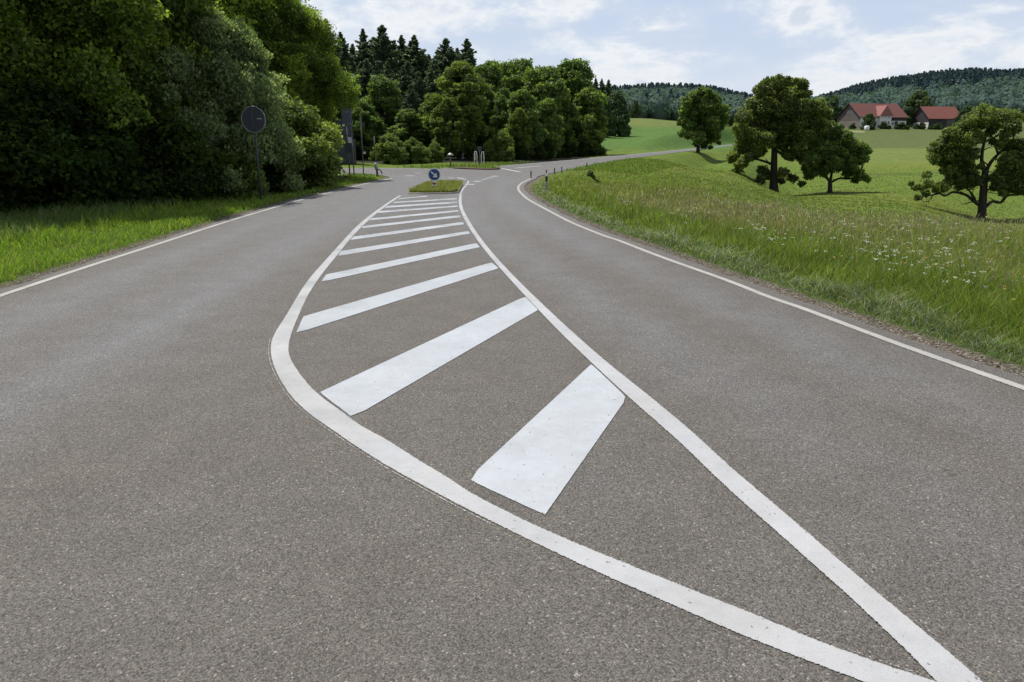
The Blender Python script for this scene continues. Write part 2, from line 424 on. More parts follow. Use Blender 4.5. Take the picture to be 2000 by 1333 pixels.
# ------------------------------------------------------------------ road edges
LEFT_LINE = [gp(*p) for p in ((768,348.8),(760,350),(700,362.5),(640,377.7),(580,393),(520,410.7),(460,428.5),(400,447.5),(300,480),(200,512),(100,545),(0,578.5))] + [(-6.62,7.6),(-6.5,4),(-6.2,-2),(-5.7,-12),(-5,-32)]
RIGHT_LINE = [gp(*p) for p in ((1036,350),(1029.5,352.7),(1018,358.8),(1012.3,366),(1014,373.5),(1022,382),(1033,391),(1060,406),(1090,422),(1120,437),(1180,461.2),(1210,471),(1270,494.5),(1330,516.5),(1390,537.5),(1440,556),(1500,580),(1563,601.5),(1625,624.5),(1750,671),(1875,715.5),(2000,759))] + [(4.95,3.2),(5.75,0),(6.9,-6),(8.2,-15),(9.5,-32)]
LL_ = smooth1(spline(LEFT_LINE, 10), 3); RL_ = smooth1(spline(RIGHT_LINE, 8), 2)
def line_from(P, w, mat='paint_old', taper=0):
    n = normals2(P); ribbon('road_marking', P - n * w / 2, P + n * w / 2, M[mat], ZM)
line_from(LL_, 0.13); line_from(RL_, 0.12)

# far road to the right
FR_TOP = [(969,325.3),(1010,321.5),(1064,317),(1120,312),(1190,305.5),(1280,297.3),(1350,290.5),(1400,285.5),(1436,281.3)]
FR_BOT = [(1440,283.6),(1400,288.6),(1350,295),(1280,303.5),(1190,317),(1140,326),(1080,338),(1050,345)]
FR_TOPw = [gp(*p) for p in FR_TOP]; FR_BOTw = [gp(*p) for p in FR_BOT]
# beyond where trees hide it the road runs on
ext_a = (118.0, 330.0); ext_b = (126.0, 322.0)
dr = spline(FR_TOPw, 6); nn = normals2(dr)
line_from(dr[:, :] - nn * 0.45 * np.sign(nn[10, 1]), 0.16, 'paint_line')
cl = spline([gp(*p) for p in ((1006,328.9),(1030,326.8),(1056,324.6))], 5); line_from(cl, 0.30, 'paint_line')
# side road to the left
SIDE_NEAR = [gp(760, 346.5), gp(745, 343), gp(715, 340), gp(680, 338.5), gp(640, 338), (-30, 45), (-80, 54)]
SIDE_FAR = [(-80, 64), (-30, 53.5), gp(640, 328.6), gp(700, 328.2), gp(780, 328.6), gp(850, 330.2), gp(868, 328.2), gp(885, 329.6)]
sf = spline(SIDE_FAR[1:6], 6); n_ = normals2(sf); line_from(sf - n_ * 0.5 * np.sign(n_[3, 1]), 0.25, 'paint_line')
PEN = [gp(*p) for p in ((885,329.8),(920,331.4),(960,332.4),(977,331.2),(975,328.5),(969,325.3))]

def ragged(P, off, amp, step=0.25, seed=1):
    r = np.random.default_rng(seed)
    P = np.asarray(P); seg = np.linalg.norm(np.diff(P, axis=0), axis=1); s = np.concatenate([[0], np.cumsum(seg)])
    n = max(int(s[-1] / step), 4); t = np.linspace(0, s[-1], n)
    Q = np.stack([np.interp(t, s, P[:, 0]), np.interp(t, s, P[:, 1])], 1)
    N = normals2(Q); j = r.normal(0, 1, n); j = np.convolve(j, [.25, .5, .25], 'same') * amp
    return Q + N * (off + j)[:, None]
Lr = ragged(LL_, -0.26, 0.02, 0.2, 3)          # direction: far -> near ; normal points to +x side (road)
sgn = 1 if normals2(LL_)[20, 0] > 0 else -1
Lr = ragged(LL_, -0.24 * sgn, 0.035, 0.2, 3)
sgr = 1 if normals2(RL_)[60, 0] > 0 else -1
Rr = ragged(RL_, 0.26 * sgr, 0.03, 0.2, 4)
side_near = spline(SIDE_NEAR, 4); side_far = spline(SIDE_FAR, 4)
poly = list(map(tuple, Lr[::-1])) + list(map(tuple, side_near)) + list(map(tuple, side_far)) + list(map(tuple, spline(PEN, 3)[1:])) + list(map(tuple, spline(FR_TOPw, 4)[1:])) + [ext_a, ext_b] + list(map(tuple, spline(FR_BOTw, 4))) + list(map(tuple, Rr[2:]))
ROAD = np.array(poly)

def inside(P, poly):
    P = np.asarray(P); x, y = P[:, 0], P[:, 1]; c = np.zeros(len(P), bool)
    n = len(poly); o = np.argsort(y); xs, ys = x[o], y[o]; cs = np.zeros(len(P), bool)
    for i in range(n):
        x0, y0 = poly[i]; x1, y1 = poly[(i + 1) % n]
        if y0 == y1: continue
        a, b = np.searchsorted(ys, [min(y0, y1), max(y0, y1)])
        cs[a:b] ^= xs[a:b] < (x1 - x0) * (ys[a:b] - y0) / (y1 - y0) + x0
    c[o] = cs
    return c
def dens(poly, mx=1.0):
    out = []
    for i in range(len(poly)):
        a, b = poly[i], poly[(i + 1) % len(poly)]; L = np.linalg.norm(b - a); k = max(1, int(min(L / mx, 200)))
        for j in range(k): out.append(a + (b - a) * j / k)
    return np.array(out)
ROADB = dens(ROAD, 0.5)
_rd = dens(ROAD, 0.12); _kd = KDTree(len(_rd))
for _i, _p in enumerate(_rd): _kd.insert((_p[0], _p[1], 0), _i)
_kd.balance()
def road_dist(P):
    """distance outside the asphalt (0 inside)"""
    P = np.asarray(P, float); f = _kd.find
    d = np.fromiter((f((x, y, 0.0))[2] for x, y in P.tolist()), float, len(P))
    d[inside(P, ROAD)] = 0
    return d

def fill(poly, zs, pts=None):
    vs = [Vector((float(p[0]), float(p[1]))) for p in poly]; n = len(vs)
    if pts is not None: vs += [Vector((float(p[0]), float(p[1]))) for p in pts]
    r = delaunay_2d_cdt(vs, [], [list(range(n))], 1, 1e-4)
    return np.array([(v.x, v.y, zs) for v in r[0]]), np.array([f for f in r[2] if len(f) == 3])
# interior points so that wear can vary over the surface
g = []
for y in np.concatenate([np.arange(-6, 40, 0.5), np.arange(40, 60, 2)]):
    for x in np.arange(-12, 12, 0.5): g.append((x + 0.01 * math.sin(y * 7), y))
g = np.array(g); gi = inside(g, ROAD); db = np.sqrt(((g[:, None, :] - ROADB[None]) ** 2).sum(2).min(1)); g = g[gi & (db > 0.2)]
V, T = fill(ROAD, ZR, g)
# wheel tracks: polished pale grey bands along both lanes
def poly_dist(P, L):
    d = np.full(len(P), 1e9)
    for s in range(0, len(P), 4000): d[s:s + 4000] = np.sqrt(((P[s:s + 4000, None, :] - L[None]) ** 2).sum(2).min(1))
    return d
dl = poly_dist(V[:, :2], LL_); drr = poly_dist(V[:, :2], RL_)
def band(d, c, w): return np.exp(-((d - c) / w) ** 2)
wear = 0.75 * (band(dl, 0.95, .38) + band(dl, 2.65, .42)) * (V[:, 0] < 0.5) + 0.75 * (band(drr, 0.85, .33) + band(drr, 2.3, .36))
wear += np.clip((V[:, 1] - 11) / 22, 0, 0.6) + .35 * (V[:, 0] < -1.5) * sm(V[:, 1], 4, 9) * np.exp(-((dl - 2.0) / 1.6) ** 2)
wear *= np.where(V[:, 0] > 1.5, .35 + .65 * sm(V[:, 1], 3, 9), 1)
wear = np.clip(wear, 0, 1)
me = mesh_np('asphalt_road', V, T, M['asphalt'], attrs={'wear': wear})
if me.polygons[0].normal.z < 0: me.flip_normals()
tag(link('asphalt_road', me), kind='structure')

# ------------------------------------------------------------------ terrain
CT = []   # (a, logY, z)
def cz(u, Y, z): CT.append(((u - 1000) / F, math.log(Y), z))
def cv(u, v, Y): p = at(u, v, Y); CT.append((p[0] / Y, math.log(Y), p[2]))
for u in (-900, -300, 300, 800, 1000, 1250, 1515, 1750, 1918, 2200, 2900):
    cz(u, 9, 0); cz(u, 14, 0 if u < 1600 else -.05)
for u in (-900, -300, 300, 800, 1000):
    cz(u, 25, 0.0 if u >= 800 else 0.1); cz(u, 45, 0.0); cz(u, 60, 0.1); cz(u, 150, 3.0); cz(u, 300, 9); cz(u, 700, 25); cz(u, 2500, 60)
cz(1120, 30, -0.05); cz(1120, 60, 0); cz(1120, 90, 0); cz(1120, 160, 2.5); cz(1120, 300, 9)
for u, c in ((1250, 232), (1350, 240)):
    cz(u, 25, -0.1); cz(u, 45, -0.3); cz(u, 70, -0.4 if u < 1300 else -0.8); cv(u, 285 - (u - 1250) * .03, 125); cv(u, 262, 180); cv(u, c, 260); cz(u, 320, 7); cz(u, 420, 10)
cv(1370, 311, 118); cv(1370, 350, 50)
cz(1515, 20, -.1); cz(1515, 30, -1.15); cv(1515, 376, 90); cv(1515, 350, 120); cv(1515, 300, 190); cv(1500, 262, 260); cv(1500, 250, 330)
cz(1440, 22, -.3); cv(1440, 390, 32); cv(1440, 345, 70); cv(1440, 315, 110)
for u in (1650, 1750):
    cz(u, 18, -.25); cz(u, 24, -1.05); cv(u, 405, 55); cv(u, 376, 88); cv(u, 338, 130); cv(u, 300, 195); cv(u, 268, 270); cv(u, 251, 325); cv(u, 247, 350)
cv(1620, 377, 88)
for u in (1918, 2150, 2600):
    cz(u, 17, -.3); cz(u, 22, -1.0); cv(u, 426, 70); cv(u, 340, 130); cv(u, 300, 195); cv(u, 270, 265); cv(u, 250, 330)
for u, v in ((1130, 185), (1200, 182), (1300, 176), (1400, 184), (1500, 205)): cv(u, v + 15, 760); cz(u, 430, 12)
for u, v in ((1600, 205), (1650, 188), (1750, 166), (1850, 152), (1950, 152), (2100, 150), (2600, 150)): cv(u, v + 20, 620); cv(u, 238, 400)
for u in (1200, 1500, 1800, 2100, 2600): cz(u, 2500, 60)
CT = np.array(CT); AS = 4.0
cxy = np.stack([CT[:, 0] * AS, CT[:, 1]], 1)
Kd = np.sqrt(((cxy[:, None] - cxy[None]) ** 2).sum(2) + 0.02)
Wt = np.linalg.solve(Kd + 1e-3 * np.eye(len(CT)), CT[:, 2] - CT[:, 2].mean())
def terrain(X, Y, use_road=True):
    X = np.atleast_1d(np.asarray(X, float)); Y = np.atleast_1d(np.asarray(Y, float))
    Yc = np.maximum(Y, 8); a = np.clip(X / Yc, -1.6, 1.25) * AS; l = np.log(Yc)
    z = np.zeros(len(X))
    for s in range(0, len(X), 20000):
        k = np.sqrt((a[s:s + 20000, None] - cxy[None, :, 0]) ** 2 + (l[s:s + 20000, None] - cxy[None, :, 1]) ** 2 + 0.02)
        z[s:s + 20000] = k @ Wt
    z = (z + CT[:, 2].mean()) * sm(Y, 8, 14)
    z += 0.05 * np.sin(X * .7 + 1) * np.sin(Y * .5) * sm(Y, 8, 30)
    if use_road:
        d = road_dist(np.stack([X, Y], 1)); near = sm(d, 0.5, 6.0) ; z = z * near - 0.03 * (1 - sm(d, 0.0, 0.35))
    return z
def tz(x, y): return float(terrain([x], [y])[0])

# polar sheet
nr = 330; rr = np.concatenate([[0.0], np.geomspace(1.2, 3200, nr)])
aa = np.concatenate([np.linspace(-math.pi, -0.72, 40, endpoint=False), np.linspace(-0.72, 0.72, 420, endpoint=False), np.linspace(0.72, math.pi, 40)])
Rg, Ag = np.meshgrid(rr, aa, indexing='ij'); X = (Rg * np.sin(Ag)).ravel(); Y = (Rg * np.cos(Ag)).ravel()
na = len(aa)
Z = terrain(X, Y)
RD = road_dist(np.stack([X, Y], 1))
U_, V_ = uv_of(X, Y, Z)
def noise2(x, y, s, seed=0):
    r = np.random.default_rng(seed); out = 0
    for k in range(6):
        a = r.uniform(0, 6.28); f = s * r.uniform(.6, 1.6); p = r.uniform(0, 6.28)
        out = out + np.sin((x * math.cos(a) + y * math.sin(a)) * f + p + 1.3 * np.sin((x * math.sin(a) - y * math.cos(a)) * f * .7 + p * 2))
    return out / 6
def XB(Y): return np.minimum(-12.6 + np.clip(Y - 16.5, 0, 10.5) * .40, -8.4)
def ground_col(X, Y, U_, V_):
    n = noise2(X, Y, 0.25, 5); n2 = noise2(X, Y, 0.06, 6)
    c = np.zeros((len(X), 3)); c[:] = (0.105, 0.165, 0.022)
    def put(mask, col): c[:] = c * (1 - mask[:, None]) + np.array(col) * mask[:, None]
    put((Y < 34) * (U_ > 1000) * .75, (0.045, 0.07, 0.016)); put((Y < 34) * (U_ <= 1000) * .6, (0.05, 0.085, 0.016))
    put(np.clip(0.5 + n * 0.9, 0, 1) * 0.5 * (Y > 30), (0.14, 0.18, 0.03))
    put(sm(n2, .1, .5) * sm(Y, 35, 70) * 0.6, (0.15, 0.18, 0.03))
    far = (Y > 110).astype(float)
    r_ = (U_ > 1560)
    put(far * r_ * sm(-V_, -322, -316), (0.135, 0.18, 0.045))           # lighter hay strip
    put(far * r_ * sm(-V_, -292, -288), (0.095, 0.125, 0.042))             # dull field before the farm
    put(far * (U_ < 1480) * sm(-V_, -302, -285), (0.08, 0.155, 0.032))    # crop field past the road
    put(far * (U_ < 1480) * sm(-V_, -256, -240), (0.13, 0.165, 0.045))
    put((U_ > 1560) * np.exp(-((V_ - 337 + 4 * np.sin(U_ * .01)) / 1.6) ** 2) * far * .7, (0.05, 0.075, 0.02))
    put((Y > 250) * (np.hypot((U_ - 1668) / 22, (V_ - 257) / 1.6) < 1), (0.3, 0.28, 0.18))
    put(sm(Y, 380, 420), (0.03, 0.045, 0.03))
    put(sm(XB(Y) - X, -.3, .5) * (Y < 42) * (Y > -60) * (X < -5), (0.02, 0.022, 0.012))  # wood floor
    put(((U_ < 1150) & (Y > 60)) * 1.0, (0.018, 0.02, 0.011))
    return c
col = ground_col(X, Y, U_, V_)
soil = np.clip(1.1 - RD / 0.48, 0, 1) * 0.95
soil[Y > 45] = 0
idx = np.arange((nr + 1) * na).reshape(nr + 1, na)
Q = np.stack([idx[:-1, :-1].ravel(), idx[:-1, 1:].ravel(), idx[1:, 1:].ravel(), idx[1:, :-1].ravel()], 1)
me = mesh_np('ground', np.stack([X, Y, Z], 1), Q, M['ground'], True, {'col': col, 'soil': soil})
if me.polygons[5000].normal.z < 0: me.flip_normals()
tag(link('ground', me), kind='structure')

Zg_ = Z.reshape(nr + 1, na)
def tfast(x, y):
    rr_l = np.log(rr[1:]); d_ = np.hypot(x, y); a_ = np.arctan2(x, y)
    i = np.clip(np.interp(np.log(np.maximum(d_, 1.21)), rr_l, np.arange(nr)), 0, nr - 1.001) + 1
    j = np.interp(a_, aa, np.arange(na)); j = np.clip(j, 0, na - 1.001)
    i0, j0 = i.astype(int), j.astype(int); fi = (d_ - rr[i0]) / (rr[i0 + 1] - rr[i0]); fi = np.clip(fi, 0, 1); fj = j - j0
    return (Zg_[i0, j0] * (1 - fi) * (1 - fj) + Zg_[i0 + 1, j0] * fi * (1 - fj) + Zg_[i0, j0 + 1] * (1 - fi) * fj + Zg_[i0 + 1, j0 + 1] * fi * fj)

# grass traffic island with its kerb
ISL = np.array([gp(*p) for p in ((797,379.3),(810,372.5),(824,366),(837,360.3),(850,359.3),(880,359),(900,359.4),(905.5,360.4),(900.5,369),(894.5,379.2),(870,379.8),(830,380))])
isl = smooth1(dens(ISL, 0.4), 2)
cen = isl.mean(0)
inn = cen + (isl - cen) * 0.965
def kerb_ring(name, outer, inner, z0, z1, parent=None):
    n = len(outer); V = np.concatenate([np.c_[outer, np.full(n, z0)], np.c_[outer, np.full(n, z1)], np.c_[inner, np.full(n, z1)], np.c_[inner, np.full(n, z0)]])
    i = np.arange(n); j = (i + 1) % n
    Q = np.concatenate([np.stack([i + k * n, j + k * n, j + (k + 1) * n, i + (k + 1) * n], 1) for k in range(3)])
    return link(name, mesh_np(name, V, Q, M['kerb']), parent)
ki = tag(kerb_ring('kerb', isl, inn, -0.02, 0.055), kind='structure')
Vi, Ti = fill(inn, 0.045)
Vi[:, 2] += 0.012 * np.sin(Vi[:, 0] * 3)
icol = np.tile(np.array([[0.10, 0.115, 0.022]]), (len(Vi), 1))
me = mesh_np('island_turf', Vi, Ti, M['ground'], attrs={'col': icol, 'soil': np.zeros(len(Vi))})
if me.polygons[0].normal.z < 0: me.flip_normals()
tag(link('island_turf', me), kind='structure')
# kerb along the far grass tongue
pk = spline(PEN, 4); npk = normals2(pk); s_ = np.sign(npk[5, 1])
me_ = MB(); me_.tube([(p[0] + n[0] * .1 * s_, p[1] + n[1] * .1 * s_, 0.03) for p, n in zip(pk, npk)], 0.09, 6)
o = me_.build('kerb', plain('brown_kerb', (0.11, 0.07, 0.055), 0.9, 0, 0.2, 4)); tag(o, kind='structure')

# ------------------------------------------------------------------ vegetation builders
def leaf_quads(P, N, size, r, stretch=1.6):
    n = len(P)
    N = N / np.maximum(np.linalg.norm(N, axis=1, keepdims=True), 1e-6)
    T = r.normal(0, 1, (n, 3)); T -= (T * N).sum(1, keepdims=True) * N; T /= np.maximum(np.linalg.norm(T, axis=1, keepdims=True), 1e-6)
    Bv = np.cross(N, T); s = (size * r.uniform(.65, 1.3, n))[:, None]
    V = np.stack([P - T * s * stretch / 2, P + Bv * s / 2 - T * s * .1, P + T * s * stretch / 2, P - Bv * s / 2 - T * s * .1], 1).reshape(-1, 3)
    return V, np.arange(4 * n).reshape(n, 4)
def clump_leaves(clumps, per_area, size, r, flat=0.85, jit=0.85, inner=True):
    ca = np.array([c[:3] for c in clumps]); cc_ = ca.mean(0); rm = np.percentile(np.hypot(ca[:, 0] - cc_[0], ca[:, 1] - cc_[1]), 90) + 1e-3
    """clumps: rows x,y,z,R"""
    Ps, Ns, Ts = [], [], []
    for (x, y, z, Rr) in clumps:
        n = max(20, int(per_area * Rr * Rr))
        D = r.normal(0, 1, (n, 3)); D /= np.linalg.norm(D, axis=1, keepdims=True)
        ph = r.uniform(0, 6.28, 3)
        lump = 1 + 0.22 * np.sin(D[:, 0] * 5 + ph[0]) * np.sin(D[:, 1] * 5 + ph[1]) + 0.16 * np.sin(D[:, 2] * 7 + ph[2])
        rad = Rr * lump * (0.42 + 0.68 * r.uniform(0, 1, n) ** 0.6)
        P = np.array([x, y, z]) + D * rad[:, None] * np.array([1, 1, flat])
        N = D * 0.55 + r.normal(0, jit, (n, 3)) * 0.75 + np.array([0, 0, .35])
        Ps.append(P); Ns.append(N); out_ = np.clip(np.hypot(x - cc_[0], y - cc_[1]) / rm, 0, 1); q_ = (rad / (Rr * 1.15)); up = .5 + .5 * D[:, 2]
        Ts.append(np.clip((r.uniform(0.1, 0.7) + r.normal(0, .16, n) + .5 * (r.uniform(0, 1, n) > .84)) * (.25 + .85 * q_ ** 1.5) * (.55 + .45 * out_) * (.6 + .55 * up), 0, 1))  # shade inside and below clumps, and sunlit flecks, are put into the tint
    P = np.concatenate(Ps); N = np.concatenate(Ns); T = np.concatenate(Ts)
    V, Q = leaf_quads(P, N, size, r)
    return V, Q, np.repeat(T, 4)

def broad_proto(name, seed, h=10.0, rad=3.6, base=0.12, nclump=70, cr=1.15, leaf=0.16, per=900, mat='leaf_wood', bark='bark', trunk_r=0.2, shape='round', stems=1):
    r = np.random.default_rng(seed); cl = []
    k = 0
    while len(cl) < nclump and k < 9999:
        k += 1
        t = r.uniform(0, 1); z = h * (base + (1 - base) * t) - cr * .35 * t
        if shape == 'round': pr = math.sin(math.pi * min(1, (t * 0.82 + 0.16))) ** 0.6
        elif shape == 'cone': pr = (1 - t) ** 0.75 * 0.95 + .08
        elif shape == 'bush': pr = math.sqrt(max(0, 1 - t * t))
        elif shape == 'oval': pr = math.sin(math.pi * min(1, (t * 0.9 + 0.08))) ** 0.75
        a = r.uniform(0, 6.283); q = math.sqrt(r.uniform(0.12, 1)) * (1 + .14 * math.sin(3 * a + seed) + .08 * math.sin(5 * a + 2 * seed + 4 * t))
        R_ = rad * pr * q
        c = cr * r.uniform(.65, 1.25) * (1 if shape != 'cone' else (1.15 - .5 * t))
        cl.append((R_ * math.cos(a), R_ * math.sin(a), max(z, c * .5), c))
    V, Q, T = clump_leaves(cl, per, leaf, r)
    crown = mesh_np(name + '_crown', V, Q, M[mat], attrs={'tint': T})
    mb = MB()
    for s in range(stems):
        ax = r.uniform(-.3, .3) * (stems > 1); ay = r.uniform(-.3, .3) * (stems > 1)
        pts = [(ax, ay, -.3)]
        for i in range(1, 6): pts.append((ax * (1 + i * .5) + r.normal(0, .05 * i), ay * (1 + i * .5) + r.normal(0, .05 * i), h * .8 * i / 5))
        mb.tube(pts, [trunk_r * (1.25 if i == 0 else 1 - .16 * i) for i in range(6)], 9)
        for (x, y, z, c) in cl[s::max(1, stems * 2)][:22]:
            f = max(0.12, min(.8, (z / h - .25))); b = Vector(pts[0]).lerp(Vector(pts[-1]), f)
            m_ = (b + Vector((x, y, z))) / 2 + Vector((0, 0, -.08 * h * r.uniform(0, .6)))
            mb.tube([b, m_, (x, y, z)], [trunk_r * .38 * (1 - f * .5), trunk_r * .22, trunk_r * .06], 5, False)
    trunk = mb.mesh(name + '_trunk', M[bark], True)
    return dict(trunk=trunk, crown=crown, h=h)

def spruce_proto(name, seed, h=18.0, rad=3.0, leaf=0.2, mat='needle', levels=60):
    r = np.random.default_rng(seed); Ps, Ns, Ts = [], [], []; mb = MB()
    mb.tube([(0, 0, -.3), (0, 0, h * .5), (0, 0, h * .99)], [.26, .15, .02], 8)
    for L in range(levels):
        t = ((L + r.uniform(0, .6)) / levels) ** .92; z = h * (.05 + .94 * t)
        Rz = rad * min(1, (1 - t) * 1.9) ** .95 * r.uniform(.92, 1.08) + .08; nb = max(4, int(6 * (1 - t) + 4))
        a0 = r.uniform(0, 6.28)
        for b in range(nb):
            a = a0 + b * 6.283 / nb + r.normal(0, .15); Lb = Rz * r.choice([.6, .8, 1.0, 1.25]) * r.uniform(.85, 1.1)
            n = int(8 + 62 * Lb); s = r.uniform(0.03, 1, n) ** .8
            droop = r.normal(-.30, .08) if t < .7 else (.05 + .5 * (t - .7))
            px = s * Lb; wd = (.06 + .26 * Lb * .35) * (1 - s * .75)
            lx = r.normal(0, 1, n) * wd
            pz = z + px * droop + .16 * Lb * s ** 2 - np.abs(r.normal(0, .10 + .05 * Lb, n)) * (1 - .6 * s)
            P = np.stack([px * math.cos(a) - lx * math.sin(a), px * math.sin(a) + lx * math.cos(a), pz], 1)
            N = np.stack([r.normal(0, .5, n) + .35 * math.cos(a), r.normal(0, .5, n) + .35 * math.sin(a), .7 + r.normal(0, .4, n)], 1)
            Ps.append(P); Ns.append(N); Ts.append(np.clip(.1 + .6 * s + r.normal(0, .15, n), 0, 1))
    P = np.concatenate(Ps); N = np.concatenate(Ns); T = np.concatenate(Ts)
    V, Q = leaf_quads(P, N, leaf, r, 2.6)
    return dict(trunk=mb.mesh(name + '_trunk', M['bark'], True), crown=mesh_np(name + '_crown', V, Q, M[mat], attrs={'tint': np.repeat(T, 4)}), h=h)

def put_tree(proto, kind, cat, x, y, h, wide=1.0, label='', group=None, z=None, rz=None, lean=0.0):
    s = h / proto['h']; z = tz(x, y) if z is None else z
    e = empty(kind, (x, y, z), random.uniform(0, 6.28) if rz is None else rz, (s * wide, s * wide, s))
    if lean: e.rotation_euler[1] = lean
    link('trunk', proto['trunk'], e); link('crown', proto['crown'], e)
    tag(e, label, cat, group); return e

# prototypes -------------------------------------------------------
P_A = [broad_proto('wood_a', 11, 10, 3.7, .06, 105, .95, .085, 3200, 'leaf_wood', trunk_r=.2),
       broad_proto('wood_b', 12, 10, 3.4, .05, 105, .88, .08, 3400, 'leaf_wood', shape='oval', trunk_r=.18),
       broad_proto('wood_c', 13, 10, 3.9, .08, 90, 1.05, .09, 2900, 'leaf_wood', trunk_r=.22)]
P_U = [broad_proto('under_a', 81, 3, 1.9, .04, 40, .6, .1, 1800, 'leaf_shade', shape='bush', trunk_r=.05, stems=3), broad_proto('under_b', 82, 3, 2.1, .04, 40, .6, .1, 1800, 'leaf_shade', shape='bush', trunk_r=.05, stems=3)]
P_W = broad_proto('willow', 21, 7, 4.0, .03, 150, .72, .085, 3000, 'leaf_willow', shape='bush', trunk_r=.09, stems=4)
P_S = [broad_proto('shrub_a', 31, 3, 1.9, .05, 60, .52, .085, 3000, 'leaf_bush', shape='bush', trunk_r=.05, stems=4),
       broad_proto('shrub_b', 32, 3, 2.1, .05, 60, .5, .09, 2900, 'leaf_bush', shape='bush', trunk_r=.05, stems=3)]
P_M = [broad_proto('edge_a', 41, 10, 3.2, .06, 80, .95, .2, 800, 'leaf_mid', trunk_r=.18, shape='oval'),
       broad_proto('edge_b', 42, 10, 3.6, .05, 85, 1.0, .21, 750, 'leaf_mid', trunk_r=.2),
       broad_proto('edge_c', 43, 10, 3.0, .04, 90, .8, .18, 950, 'leaf_mid', trunk_r=.18, shape='oval')]
P_B = broad_proto('birch', 51, 10, 2.6, .10, 100, .66, .14, 1300, 'leaf_birch', 'bark_birch', trunk_r=.12, shape='oval')
P_F = [spruce_proto('spruce_a', 61, 18, 3.4), spruce_proto('spruce_b', 62, 18, 3.1), spruce_proto('spruce_c', 63, 18, 4.0, levels=52)]
P_D = [broad_proto('farm_tree_a', 71, 10, 4.2, .06, 60, 1.3, .5, 170, 'leaf_farm', trunk_r=.25),
       broad_proto('farm_tree_b', 72, 10, 4.6, .06, 60, 1.3, .5, 170, 'leaf_farm', trunk_r=.25, shape='bush')]

def fr(u, Y):                # ground position in line with photo column u at depth Y (about)
    return (u - 1000) / F * Y * 1.0, Y
def height_for(v, Y, x, z=None):
    zt = at(1000, v, Y)[2]; return zt - (tz(x, Y) if z is None else z)

def wood(proto, kind, cat, u, Y, vtop, wide, label, group=None, h=None, lean=0):
    # horizontal offset compensates for the downward camera pitch
    zt = at(1000, vtop, Y)[2] if vtop is not None else h
    x = at(u, (vtop if vtop is not None else 150) * .5 + 165, Y)[0]; z = tz(x, Y)
    hh = (zt - z) if h is None else h
    return put_tree(proto, kind, cat, x, Y, hh * 1.02, wide, label, group, z, lean=lean)

B_ = 'broadleaf_tree'
# left-hand wood along the verge
wood(P_A[0], B_, 'tree', -60, 22, None, 1.0, 'dark leafy tree at the far left edge of the photo, nearest the road', h=10.5)
wood(P_A[1], B_, 'tree', 95, 23.8, None, .95, 'tall dark green tree with low hanging foliage, second from the left of the wood', h=11)
wood(P_A[2], B_, 'tree', 200, 26.5, None, .8, 'broad dark green tree directly left of the grey green willow', h=11)
wood(P_W, 'willow_bush', 'bush', 420, 27.5, 42, .74, 'large grey green willow bush behind the round sign seen from its back')
wood(P_A[1], B_, 'tree', 576, 38.5, 4, .78, 'tall rounded green tree right of the willow, ending the left wood')
wood(P_A[0], B_, 'tree', 450, 40, None, .9, 'tall green tree whose top leaves the photo above the willow', h=12.5)
wood(P_S[0], 'shrub', 'shrub', 566, 31.5, 215, 1.0, 'lighter green shrub right of the round sign at the edge of the wood')
wood(P_S[1], 'shrub', 'shrub', 455, 26.5, 285, .9, 'low dark green shrub at the foot of the willow behind the sign pole')
wood(P_S[1], 'shrub', 'shrub', 345, 25.5, 262, .95, 'light green shrub in front of the left side of the willow')
for i, (u, Y, h) in enumerate([(-260, 23, 10), (-420, 26, 11), (-150, 30, 13), (30, 33, 14), (160, 36, 14.5), (300, 37, 14), (360, 39, 13.5), (-20, 40, 15), (240, 41, 15), (-330, 33, 13), (-620, 26, 12), (100, 29.5, 8), (330, 33, 9), (-500, 36, 13)]):
    wood(P_A[i % 3], B_, 'tree', u, Y, None, 1.0, 'dark tree standing in the depth of the left wood', 'trees in the depth of the left wood', h=h)
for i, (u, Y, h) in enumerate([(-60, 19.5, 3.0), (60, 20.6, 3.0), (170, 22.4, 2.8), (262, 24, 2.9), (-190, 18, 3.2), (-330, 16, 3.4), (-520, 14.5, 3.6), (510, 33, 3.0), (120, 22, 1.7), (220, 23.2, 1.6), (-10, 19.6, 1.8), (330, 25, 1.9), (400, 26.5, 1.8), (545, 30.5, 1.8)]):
    e = wood(P_U[i % 2], 'undergrowth_bush', 'bush', u, Y, None, 1.1, 'dark undergrowth bush below the trees of the left wood', 'undergrowth below the left wood', h=h)

